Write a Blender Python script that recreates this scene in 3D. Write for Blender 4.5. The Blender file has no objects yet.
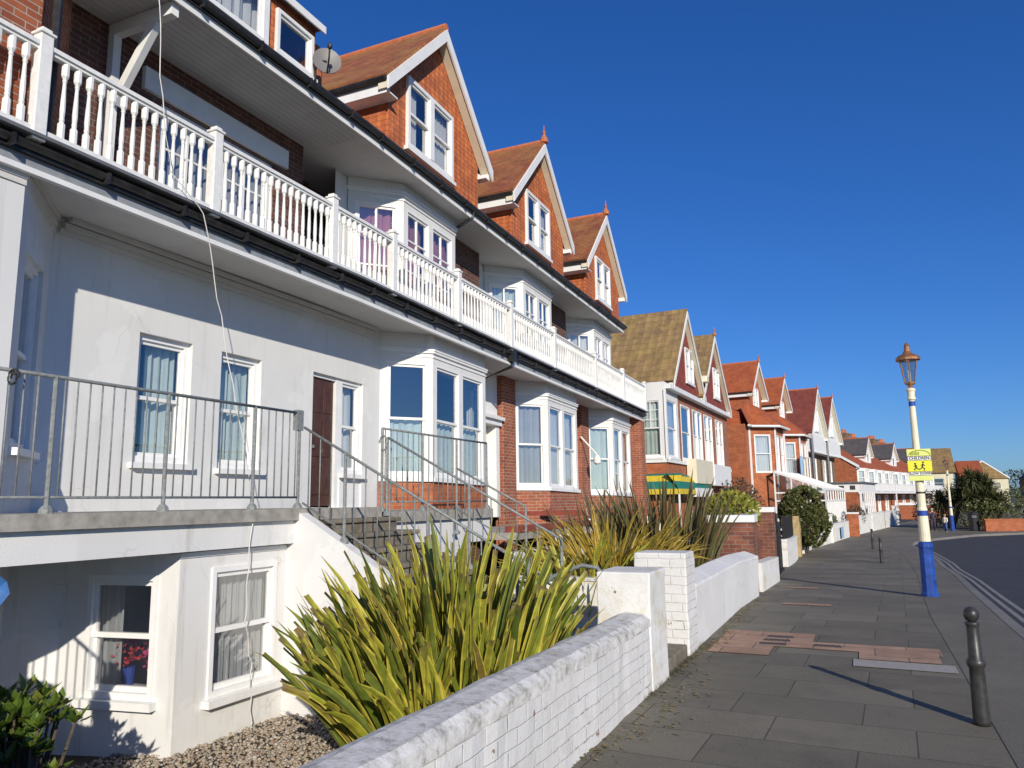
import bpy, math, random
from mathutils import Vector, Matrix
random.seed(7)
SC = bpy.context.scene
COL = SC.collection
R_ = math.radians

# ------------------------------------------------------------------ camera, sky, sun, exposure
EYE = 1.6
cam = bpy.data.cameras.new('camera'); co = bpy.data.objects.new('camera', cam); COL.objects.link(co); SC.camera = co
cam.sensor_width = 36.0; cam.lens = 760.0 / 1024 * 36; cam.clip_end = 6000; cam.clip_start = 0.05
yaw, pitch, roll = R_(24.370), R_(8.8163), R_(0.8)
Fl = Vector((-math.sin(yaw), math.cos(yaw), 0)); Rt = Vector((math.cos(yaw), math.sin(yaw), 0)); U = Vector((0, 0, 1))
fw = Fl * math.cos(pitch) + U * math.sin(pitch); up = U * math.cos(pitch) - Fl * math.sin(pitch)
xi = math.cos(roll) * Rt - math.sin(roll) * up; yi = math.sin(roll) * Rt + math.cos(roll) * up
m3 = Matrix((xi, yi, -fw)).transposed()
co.matrix_world = Matrix.Translation((0, 0, EYE)) @ m3.to_4x4()

SUN_EL, SUN_AZ = R_(21.5), math.atan2(0.6, -0.8)       # azimuth measured from +Y towards +X
world = bpy.data.worlds.new('World'); SC.world = world; world.use_nodes = True
wn = world.node_tree; bg = wn.nodes['Background']
sky = wn.nodes.new('ShaderNodeTexSky'); sky.sky_type = 'NISHITA'; sky.sun_disc = False
sky.sun_elevation = SUN_EL; sky.sun_rotation = SUN_AZ; sky.altitude = 0; sky.air_density = 1.0; sky.dust_density = 0.2; sky.ozone_density = 4.0
hs = wn.nodes.new('ShaderNodeHueSaturation'); hs.inputs['Saturation'].default_value = 1.2
tint = wn.nodes.new('ShaderNodeMixRGB'); tint.blend_type = 'MULTIPLY'; tint.inputs[0].default_value = 1; tint.inputs[2].default_value = (.60, .84, 1.15, 1)
wn.links.new(sky.outputs[0], hs.inputs['Color']); wn.links.new(hs.outputs[0], tint.inputs[1]); 
def wmix(typ, fac, a, b):
    nd = wn.nodes.new('ShaderNodeMixRGB'); nd.blend_type = typ; nd.inputs[0].default_value = fac
    for i, v in ((1, a), (2, b)):
        if hasattr(v, 'is_output'): wn.links.new(v, nd.inputs[i])
        else: nd.inputs[i].default_value = v
    return nd.outputs[0]
gm = wn.nodes.new('ShaderNodeGamma'); gm.inputs['Gamma'].default_value = .8          # a clear, evenly deep winter sky
wn.links.new(wmix('MULTIPLY', 1, tint.outputs[0], (.115, .115, .115, 1)), gm.inputs['Color'])
deep = wmix('MULTIPLY', 1, gm.outputs[0], (.42 / .115, .55 / .115, .80 / .115, 1))
wn.links.new(wmix('MIX', .75, tint.outputs[0], deep), bg.inputs['Color'])
bg.inputs['Strength'].default_value = 0.115
sun = bpy.data.lights.new('sun', 'SUN'); so = bpy.data.objects.new('sun', sun); COL.objects.link(so)
sun.energy = 4.9; sun.angle = R_(0.5); sun.color = (1.0, 0.92, 0.79)
sd = Vector((math.sin(SUN_AZ) * math.cos(SUN_EL), math.cos(SUN_AZ) * math.cos(SUN_EL), math.sin(SUN_EL)))
so.rotation_euler = sd.to_track_quat('Z', 'Y').to_euler()
SC.view_settings.view_transform = 'Standard'; SC.view_settings.look = 'None'; SC.view_settings.gamma = 1.0
SC.view_settings.exposure = -0.08; SC.view_settings.use_curve_mapping = False
SC.render.engine = 'CYCLES'; SC.cycles.max_bounces = 6; SC.cycles.transparent_max_bounces = 12; SC.cycles.use_denoising = True

# ------------------------------------------------------------------ materials
MATS = {}
class NT:
    def __init__(s, name):
        s.m = bpy.data.materials.new(name); s.m.use_nodes = True; s.t = s.m.node_tree
        s.p = s.t.nodes['Principled BSDF']; MATS[name] = s.m
    def n(s, typ, **k):
        nd = s.t.nodes.new('ShaderNode' + typ)
        for a, v in k.items():
            if hasattr(nd, a): setattr(nd, a, v)
            else: nd.inputs[a].default_value = v
        return nd
    def l(s, a, b): s.t.links.new(a, b)
    def pos(s): return s.n('NewGeometry').outputs['Position']
    def noise(s, scale, detail=4, rough=.55, vec=None):
        nd = s.n('TexNoise'); nd.inputs['Scale'].default_value = scale; nd.inputs['Detail'].default_value = detail; nd.inputs['Roughness'].default_value = rough
        s.l(vec or s.pos(), nd.inputs['Vector']); return nd.outputs['Fac']
    def ramp(s, fac, stops):
        nd = s.n('ValToRGB'); e = nd.color_ramp.elements
        while len(e) < len(stops): e.new(.5)
        for i, (p, c) in enumerate(stops):
            e[i].position = p; e[i].color = (*c, 1) if len(c) == 3 else c
        s.l(fac, nd.inputs[0]); return nd.outputs[0]
    def mix(s, fac, a, b, typ='MIX'):
        nd = s.n('MixRGB'); nd.blend_type = typ
        for i, v in ((0, fac), (1, a), (2, b)):
            if hasattr(v, 'is_output'): s.l(v, nd.inputs[i])
            elif i == 0: nd.inputs[0].default_value = v
            else: nd.inputs[i].default_value = (*v, 1)
        return nd.outputs[0]
    def math(s, op, a, b=None):
        nd = s.n('Math'); nd.operation = op
        for i, v in enumerate((a, b)):
            if v is None: continue
            if hasattr(v, 'is_output'): s.l(v, nd.inputs[i])
            else: nd.inputs[i].default_value = v
        return nd.outputs[0]
    def bump(s, h, strength=.5, dist=.01, prev=None):
        nd = s.n('Bump'); nd.inputs['Strength'].default_value = strength; nd.inputs['Distance'].default_value = dist
        s.l(h, nd.inputs['Height'])
        if prev: s.l(prev, nd.inputs['Normal'])
        s.l(nd.outputs[0], s.p.inputs['Normal']); return nd.outputs[0]
    def col(s, c):
        if hasattr(c, 'is_output'): s.l(c, s.p.inputs['Base Color'])
        else: s.p.inputs['Base Color'].default_value = (*c, 1)
    def rough(s, r): s.p.inputs['Roughness'].default_value = r

def plain(name, c, rough=.6, var=.15, scale=6, bump=0, metal=0, bscale=40):
    t = NT(name)
    f = t.noise(scale)
    t.col(t.ramp(f, [(.3, tuple(x * (1 - var) for x in c)), (.7, tuple(min(1, x * (1 + var)) for x in c))]))
    t.rough(rough); t.p.inputs['Metallic'].default_value = metal
    if bump: t.bump(t.noise(bscale, 3), bump, .004)
    return t.m

def render_mat(name, c, stain=.35, bump=.35):
    """Painted render: mottled, with soft vertical streaks and grime of its own."""
    t = NT(name)
    a = t.noise(1.3, 6, .6)
    base = t.ramp(a, [(.25, tuple(x * .90 for x in c)), (.75, c)])
    mp = t.n('Mapping'); mp.inputs['Scale'].default_value = (7, 7, .5); t.l(t.pos(), mp.inputs['Vector'])
    st = t.noise(1.0, 5, .65, mp.outputs[0])
    k = t.ramp(st, [(.55, (0, 0, 0)), (.80, (stain, stain, stain))])
    t.col(t.mix(k, base, tuple(x * f for x, f in zip(c, (.62, .60, .54)))))
    crk = t.n('TexVoronoi'); crk.feature = 'DISTANCE_TO_EDGE'; crk.inputs['Scale'].default_value = .55
    wv = t.n('VectorMath'); wv.operation = 'MULTIPLY_ADD'; nz = t.n('TexNoise'); nz.inputs['Scale'].default_value = 2.2; nz.inputs['Detail'].default_value = 6; t.l(t.pos(), nz.inputs['Vector'])
    t.l(nz.outputs['Color'], wv.inputs[0]); wv.inputs[1].default_value = (.5, .5, .5); t.l(t.pos(), wv.inputs[2]); t.l(wv.outputs[0], crk.inputs['Vector'])
    line = t.ramp(crk.outputs['Distance'], [(.0015, (.4,) * 3), (.0035, (0, 0, 0))])
    line = t.mix(1.0, line, t.ramp(t.noise(.8, 2), [(.52, (0, 0, 0)), (.60, (1, 1, 1))]), 'MULTIPLY')
    prev = t.mix(k, base, tuple(x * f for x, f in zip(c, (.62, .60, .54))))
    pat = t.ramp(t.noise(.9, 5, .6), [(.56, (0, 0, 0)), (.575, (.35,) * 3)])
    prev = t.mix(pat, prev, tuple(min(.84, x * 1.10) for x in c))
    t.col(t.mix(line, prev, (.25, .24, .22)))
    t.rough(.75); t.bump(t.noise(60, 4, .7), bump, .004)
    return t.m

def brick(name, c1, c2, mortar, bw=.225, rh=.075, ms=.006, var=.35, bump=.6, rough=.85):
    t = NT(name)
    uv = t.n('UVMap').outputs[0]
    b = t.n('TexBrick'); b.inputs['Scale'].default_value = 1; b.inputs['Brick Width'].default_value = bw; b.inputs['Row Height'].default_value = rh
    b.inputs['Mortar Size'].default_value = ms; b.inputs['Mortar Smooth'].default_value = .2; b.inputs['Bias'].default_value = -.1
    b.inputs['Color1'].default_value = (*c1, 1); b.inputs['Color2'].default_value = (*c2, 1); b.inputs['Mortar'].default_value = (*mortar, 1)
    t.l(uv, b.inputs['Vector'])
    f = t.ramp(t.noise(3.5, 6, .65), [(.3, (1 - var,) * 3), (.7, (1 + var * .4,) * 3)])
    t.col(t.mix(1.0, b.outputs['Color'], f, 'MULTIPLY')); t.rough(rough)
    h = t.math('ADD', t.math('MULTIPLY', t.math('SUBTRACT', 1.0, b.outputs['Fac']), 1.0), t.math('MULTIPLY', t.noise(90, 3), .35))
    t.bump(h, bump, .008)
    return t.m

def tiles(name, c1, c2, moss=None, bw=.165, rh=.1, scallop=.25, mossamt=.5, dist=.02, gap=(.05, .03, .02)):
    t = NT(name)
    uv = t.n('UVMap').outputs[0]
    sx = t.n('SeparateXYZ'); t.l(uv, sx.inputs[0])
    sc = t.math('ABSOLUTE', t.math('SINE', t.math('MULTIPLY', sx.outputs[0], math.pi / bw)))
    v2 = t.math('ADD', t.math('DIVIDE', sx.outputs[1], rh), t.math('MULTIPLY', sc, scallop))
    row = t.math('SUBTRACT', 1.0, t.math('FRACT', v2))
    b = t.n('TexBrick'); b.inputs['Scale'].default_value = 1; b.inputs['Brick Width'].default_value = bw; b.inputs['Row Height'].default_value = rh
    b.inputs['Mortar Size'].default_value = .0022; b.inputs['Mortar Smooth'].default_value = .3
    b.inputs['Color1'].default_value = (*c1, 1); b.inputs['Color2'].default_value = (*c2, 1); b.inputs['Mortar'].default_value = (*gap, 1)
    t.l(uv, b.inputs['Vector'])
    f = t.ramp(t.noise(2.2, 6, .7), [(.3, (.68,) * 3), (.7, (1.15,) * 3)])
    c = t.mix(1.0, b.outputs['Color'], f, 'MULTIPLY')
    if moss:
        k = t.ramp(t.noise(1.1, 8, .72), [(.42, (0, 0, 0)), (.66, (mossamt,) * 3)])
        c = t.mix(k, c, moss)
    t.col(c); t.rough(.85)
    h = t.math('ADD', row, t.math('MULTIPLY', b.outputs['Fac'], -.25))
    t.bump(h, 1.0, dist)
    return t.m

def glass_mat(name, tint=(.90, .93, .94), mixf=.30):
    t = NT(name)
    tr = t.n('BsdfTransparent'); tr.inputs[0].default_value = (*tint, 1)
    gl = t.n('BsdfGlossy'); gl.inputs['Roughness'].default_value = .015
    lw = t.n('LayerWeight'); lw.inputs['Blend'].default_value = .5
    mx = t.n('MixShader')
    f = t.math('MINIMUM', t.math('ADD', t.math('MULTIPLY', t.math('POWER', lw.outputs['Facing'], 3.5), 1.1), mixf), 1.0)
    wob = t.n('Bump'); wob.inputs['Strength'].default_value = .06; wob.inputs['Distance'].default_value = .02; t.l(t.noise(2.2, 2), wob.inputs['Height'])
    t.l(wob.outputs[0], gl.inputs['Normal'])
    t.l(f, mx.inputs[0]); t.l(tr.outputs[0], mx.inputs[1]); t.l(gl.outputs[0], mx.inputs[2])
    t.l(mx.outputs[0], t.t.nodes['Material Output'].inputs['Surface'])
    return t.m

def leaf_mat(name, greens, edge=None, edge_at=.7, rough=.45, transl=.25):
    t = NT(name)
    g = t.n('NewGeometry')
    n = len(greens)
    c = t.ramp(g.outputs['Random Per Island'], [(i / max(1, n - 1), x) for i, x in enumerate(greens)])
    if edge:
        sx = t.n('SeparateXYZ'); t.l(t.n('UVMap').outputs[0], sx.inputs[0])
        d = t.math('MULTIPLY', t.math('ABSOLUTE', t.math('SUBTRACT', sx.outputs[0], .5)), 2)
        d = t.math('ADD', d, t.math('MULTIPLY', t.math('SUBTRACT', g.outputs['Random Per Island'], .5), .5))
        k = t.ramp(d, [(edge_at - .06, (0, 0, 0)), (edge_at + .06, (1, 1, 1))])
        c = t.mix(k, c, edge)
        tipv = t.math('ADD', sx.outputs[1], t.math('MULTIPLY', t.math('SUBTRACT', t.noise(9, 3), .5), .30))
        c = t.mix(t.ramp(tipv, [(.95, (0, 0, 0)), (1.02, (.8,) * 3)]), c, (.20, .13, .06))
    c = t.mix(1.0, c, t.ramp(t.noise(14, 4), [(.3, (.75,) * 3), (.7, (1.2,) * 3)]), 'MULTIPLY')
    t.col(c); t.rough(rough)
    if transl:
        tl = t.n('BsdfTranslucent'); t.l(c, tl.inputs[0]); mx = t.n('MixShader'); mx.inputs[0].default_value = transl
        t.l(t.p.outputs[0], mx.inputs[1]); t.l(tl.outputs[0], mx.inputs[2]); t.l(mx.outputs[0], t.t.nodes['Material Output'].inputs['Surface'])
    return t.m

render_mat('render', (.74, .74, .72), .5, .45); render_mat('soffit', (.66, .65, .62), .2, .15); render_mat('old_white', (.76, .755, .735), .85, .6)
plain('white_paint', (.80, .80, .78), .45, .05, 5); plain('baluster_white', (.80, .80, .77), .5, .08, 18)
plain('cream_paint', (.72, .66, .50), .5, .06, 5); plain('lead', (.13, .135, .145), .55, .2, 5)
plain('board_grey', (.27, .29, .31), .7, .2, 6); plain('black_iron', (.018, .018, .02), .45, .3, 20); plain('grey_iron', (.21, .225, .22), .5, .3, 30); plain('gutter_black', (.022, .021, .02), .4, .5, 9)
plain('door_wood', (.075, .030, .018), .4, .3, 9); plain('room_shade', (.035, .032, .03), .9, .1); plain('concrete', (.34, .32, .28), .9, .3, 7, .6)
plain('stone_step', (.19, .165, .12), .9, .35, 9, .7); plain('terracotta', (.48, .15, .06), .75, .2, 10); plain('dish_grey', (.17, .16, .15), .5, .1)
plain('curtain_green', (.64, .72, .67), .9, .06, 3); plain('curtain_white', (.76, .76, .74), .9, .05, 3); plain('curtain_pink', (.50, .20, .22), .9, .1, 3)
plain('curtain_grey', (.42, .42, .42), .9, .08, 3)
plain('red_coping', (.26, .055, .035), .6, .25, 9); plain('maroon', (.16, .03, .03), .6, .2)
brick('brick_red', (.40, .115, .05), (.29, .078, .038), (.42, .36, .29)); brick('brick_shaded', (.17, .065, .042), (.10, .042, .032), (.22, .19, .16))  # second, darker brick: shade of the recessed upper storey put into its colour
brick('brick_orange', (.46, .13, .045), (.36, .095, .035), (.40, .24, .15), ms=.005); brick('brick_brown', (.24, .13, .06), (.17, .09, .045), (.32, .27, .2))
brick('brick_wall_old', (.24, .085, .05), (.15, .05, .035), (.25, .20, .16), var=.5)
tiles('tile_hung', (.56, .165, .050), (.43, .112, .038), scallop=.30, dist=.035); tiles('tile_hung_red', (.30, .060, .040), (.24, .048, .033), scallop=.1)
tiles('roof_tile', (.42, .13, .045), (.30, .088, .036), (.32, .21, .05), scallop=0, mossamt=.5, dist=.035); tiles('roof_orange', (.50, .12, .035), (.40, .085, .03), (.30, .14, .05), scallop=0, mossamt=.25)
tiles('roof_brown', (.36, .225, .10), (.26, .165, .075), (.40, .29, .06), bw=.36, rh=.36, scallop=.18, mossamt=.45, dist=.09, gap=(.09, .06, .035)); tiles('roof_maroon', (.28, .06, .04), (.22, .05, .035), (.2, .09, .04), scallop=0, mossamt=.2)
tiles('slate', (.12, .11, .105), (.085, .08, .08), scallop=0, bw=.3, rh=.2)
glass_mat('glass'); glass_mat('lantern_glass', (.8, .85, .85), .2)
leaf_mat('flax_leaf', [(.10, .14, .022), (.22, .26, .028), (.14, .18, .04), (.36, .36, .035), (.24, .17, .04), (.30, .33, .035), (.52, .46, .06)], (.62, .53, .08), .82)
leaf_mat('flax_gold', [(.14, .13, .02), (.26, .19, .03), (.34, .24, .035), (.20, .12, .03)], (.55, .38, .05), .6)
leaf_mat('flax_bronze', [(.085, .07, .035), (.13, .11, .045), (.10, .115, .035), (.17, .12, .055), (.15, .16, .05)], (.24, .19, .07), .9)
leaf_mat('laurel_leaf', [(.10, .14, .02), (.25, .26, .03), (.34, .31, .035)]); leaf_mat('dark_leaf', [(.05, .05, .03), (.09, .07, .045), (.06, .065, .03)])
leaf_mat('box_leaf', [(.085, .115, .035), (.13, .15, .045), (.17, .15, .055)]); leaf_mat('shrub_leaf', [(.07, .13, .02), (.13, .20, .03), (.24, .27, .05)], rough=.3)
leaf_mat('palm_leaf', [(.07, .09, .035), (.11, .125, .05), (.15, .14, .06)]); leaf_mat('grass_dry', [(.20, .16, .07), (.12, .13, .03), (.26, .2, .1)])
plain('bark', (.10, .075, .05), .95, .35, 12, .8)
plain('lamp_cream', (.76, .71, .52), .45, .08, 6); plain('lamp_blue', (.012, .058, .30), .5, .35, 9); plain('copper', (.42, .20, .09), .4, .25, 14, 0, .6)
plain('sign_yellow', (.80, .78, .04), .5, .05); plain('sign_pale', (.72, .78, .22), .5, .05); plain('sign_black', (.03, .03, .02), .6, .1); plain('sign_olive', (.30, .32, .03), .6, .1)
plain('skin', (.50, .30, .21), .6, .05); plain('cloth_dark', (.05, .035, .05), .9, .2); plain('cloth_white', (.70, .66, .58), .9, .1); plain('cloth_blue', (.05, .10, .28), .9, .2); plain('hair', (.35, .26, .16), .8, .2)
plain('towel_blue', (.25, .42, .62), .9, .1); plain('awning_green', (.01, .16, .12), .7, .1); plain('awning_yellow', (.62, .46, .03), .7, .1)
plain('pot_blue', (.06, .10, .42), .4, .1); plain('pot_pink', (.62, .06, .2), .5, .1); plain('flower_red', (.55, .04, .04), .7, .3, 20); plain('cable', (.62, .60, .56), .6, .1)
plain('sheet_blue', (.04, .13, .34), .35, .3, 9); plain('cream_wall', (.70, .64, .45), .8, .08, 1); plain('tarpaper', (.05, .05, .05), .9); plain('car_dark', (.03, .03, .05), .25, .1)
plain('rubber', (.02, .02, .02), .8); plain('yellow_stone', (.42, .31, .15), .9, .25, 8, .5)
plain('pebble', (.33, .28, .21), .85, .3, 10); 
def pebble_mat():
    t = NT('gravel'); g = t.n('NewGeometry')
    t.col(t.ramp(g.outputs['Random Per Island'], [(0, (.30, .24, .16)), (.3, (.42, .35, .26)), (.6, (.22, .19, .16)), (.8, (.5, .45, .38)), (1, (.28, .17, .10))])); t.rough(.8)
pebble_mat()
def litter_mat():
    t = NT('litter'); g = t.n('NewGeometry')
    t.col(t.ramp(g.outputs['Random Per Island'], [(0, (.12, .08, .03)), (.5, (.24, .17, .07)), (1, (.10, .11, .03))])); t.rough(.9)
litter_mat()
def plank_mat():
    t = NT('board_soffit'); uv = t.n('UVMap').outputs[0]; sx = t.n('SeparateXYZ'); t.l(uv, sx.inputs[0])
    fr = t.math('FRACT', t.math('DIVIDE', sx.outputs[0], .10))
    gv = t.ramp(fr, [(.0, (0, 0, 0)), (.06, (1, 1, 1)), (.94, (1, 1, 1)), (1, (0, 0, 0))])
    t.col(t.mix(1.0, t.ramp(t.noise(2, 5), [(.3, (.54, .54, .52)), (.7, (.64, .64, .62))]), t.mix(gv, (.5,) * 3, (1,) * 3), 'MULTIPLY')); t.rough(.7); t.bump(gv, .6, .01)
plank_mat()
def painted_brick():
    t = NT('painted_brick'); uv = t.n('UVMap').outputs[0]
    b = t.n('TexBrick'); b.inputs['Scale'].default_value = 1; b.inputs['Brick Width'].default_value = .24; b.inputs['Row Height'].default_value = .09
    b.inputs['Mortar Size'].default_value = .007; b.inputs['Mortar Smooth'].default_value = .6
    wv = t.n('Mapping'); t.l(uv, wv.inputs[0])
    dn = t.n('TexNoise'); dn.inputs['Scale'].default_value = 5; t.l(uv, dn.inputs['Vector'])
    vm = t.n('VectorMath'); vm.operation = 'MULTIPLY_ADD'; t.l(dn.outputs['Color'], vm.inputs[0]); vm.inputs[1].default_value = (.03, .026, 0); t.l(uv, vm.inputs[2]); t.l(vm.outputs[0], b.inputs['Vector'])
    base = t.ramp(t.noise(2.5, 6, .65), [(.3, (.66, .65, .62)), (.7, (.78, .77, .75))])
    # mortar joints where the paint has cracked open
    k = t.math('MULTIPLY', b.outputs['Fac'], t.ramp(t.noise(4.3, 6, .7), [(.56, (0, 0, 0)), (.64, (.85,) * 3)]))
    c = t.mix(k, base, (.22, .21, .17))
    # flakes showing brick
    fl = t.ramp(t.noise(6.3, 4, .6), [(.685, (0, 0, 0)), (.695, (1, 1, 1))])
    c = t.mix(fl, c, (.30, .19, .13))
    dirt = t.ramp(t.noise(5, 8, .75), [(.50, (0, 0, 0)), (.74, (.55,) * 3)])
    c = t.mix(dirt, c, (.42, .41, .34))
    t.col(c); t.rough(.8)
    h = t.math('SUBTRACT', t.math('ADD', t.math('MULTIPLY', t.noise(22, 5, .7), .5), t.math('MULTIPLY', b.outputs['Fac'], -.45)), t.math('MULTIPLY', fl, .8))
    t.bump(h, .8, .012)
painted_brick()
def coping_mat():
    t = NT('weathered_coping')
    k = t.ramp(t.noise(11, 9, .78), [(.36, (.30, .29, .25)), (.47, (.58, .57, .53)), (.60, (.75, .74, .71))])
    t.col(t.mix(t.ramp(t.noise(2.1, 5), [(.6, (0, 0, 0)), (.75, (.5,) * 3)]), k, (.33, .30, .14))); t.rough(.9); t.bump(t.noise(30, 6, .75), .6, .008)
coping_mat()
def pillar_mat():
    t = NT('pillar_paint')
    base = t.ramp(t.noise(2.7, 6, .65), [(.3, (.68, .67, .62)), (.7, (.80, .79, .77))])
    k = t.ramp(t.noise(3.0, 7, .7), [(.52, (0, 0, 0)), (.70, (.75,) * 3)])
    c = t.mix(k, base, (.52, .45, .24))
    fl = t.ramp(t.noise(11, 3, .6), [(.74, (0, 0, 0)), (.75, (1, 1, 1))])
    t.col(t.mix(fl, c, (.26, .20, .14))); t.rough(.8); t.bump(t.noise(14, 6, .7), .7, .012)
pillar_mat()
def paving():
    t = NT('paving'); uv = t.n('UVMap').outputs[0]
    rot = t.n('Mapping'); rot.inputs['Rotation'].default_value = (0, 0, R_(2)); t.l(uv, rot.inputs['Vector'])
    b = t.n('TexBrick'); b.inputs['Scale'].default_value = 1; b.inputs['Brick Width'].default_value = .92; b.inputs['Row Height'].default_value = .62
    b.inputs['Mortar Size'].default_value = .007; b.inputs['Mortar Smooth'].default_value = .4; b.offset = .37
    b.inputs['Color1'].default_value = (.145, .131, .098, 1); b.inputs['Color2'].default_value = (.218, .197, .148, 1); b.inputs['Mortar'].default_value = (.095, .085, .062, 1)
    t.l(rot.outputs[0], b.inputs['Vector'])
    f = t.ramp(t.noise(1.1, 9, .75), [(.28, (.62,) * 3), (.72, (1.2, 1.19, 1.14))])
    c = t.mix(1.0, b.outputs['Color'], f, 'MULTIPLY')
    sp = t.ramp(t.noise(60, 3, .8), [(.35, (.75,) * 3), (.65, (1.15,) * 3)]); c = t.mix(1.0, c, sp, 'MULTIPLY')
    vo = t.n('TexVoronoi'); vo.inputs['Scale'].default_value = 2.6; t.l(uv, vo.inputs['Vector']); gum = t.ramp(vo.outputs['Distance'], [(.045, (.8,) * 3), (.06, (0, 0, 0))])
    gum = t.mix(1.0, gum, t.ramp(t.noise(.9, 3), [(.5, (0, 0, 0)), (.56, (1, 1, 1))]), 'MULTIPLY'); c = t.mix(gum, c, (.26, .25, .22))
    st = t.ramp(t.noise(.55, 7, .7), [(.5, (0, 0, 0)), (.68, (.38,) * 3)]); c = t.mix(st, c, (.085, .08, .06))
    t.col(c); t.rough(.85)
    t.bump(t.math('SUBTRACT', t.math('MULTIPLY', t.noise(45, 5, .7), .5), b.outputs['Fac']), .6, .01)
paving()
def asphalt(name, c):
    t = NT(name)
    f = t.ramp(t.noise(.7, 8, .7), [(.3, tuple(x * .75 for x in c)), (.7, tuple(x * 1.25 for x in c))])
    t.col(t.mix(1.0, f, t.ramp(t.noise(150, 2), [(.3, (.6,) * 3), (.7, (1.35,) * 3)]), 'MULTIPLY')); t.rough(.85); t.bump(t.noise(150, 3), .6, .008)
asphalt('asphalt', (.042, .042, .048)); asphalt('asphalt_path', (.150, .136, .105)); asphalt('kerbstone', (.19, .18, .165)); asphalt('soil', (.07, .055, .035)); asphalt('ground_far', (.10, .11, .06))
brick('red_pavers', (.44, .275, .18), (.35, .21, .135), (.14, .12, .10), bw=.6, rh=.42, ms=.007, var=.3, bump=.3)
plain('pale_slab', (.33, .31, .28), .9, .12, 20, .3); plain('yellow_line', (.23, .225, .20), .8, .3, 10); plain('drain_iron', (.07, .055, .05), .7, .2)

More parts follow.
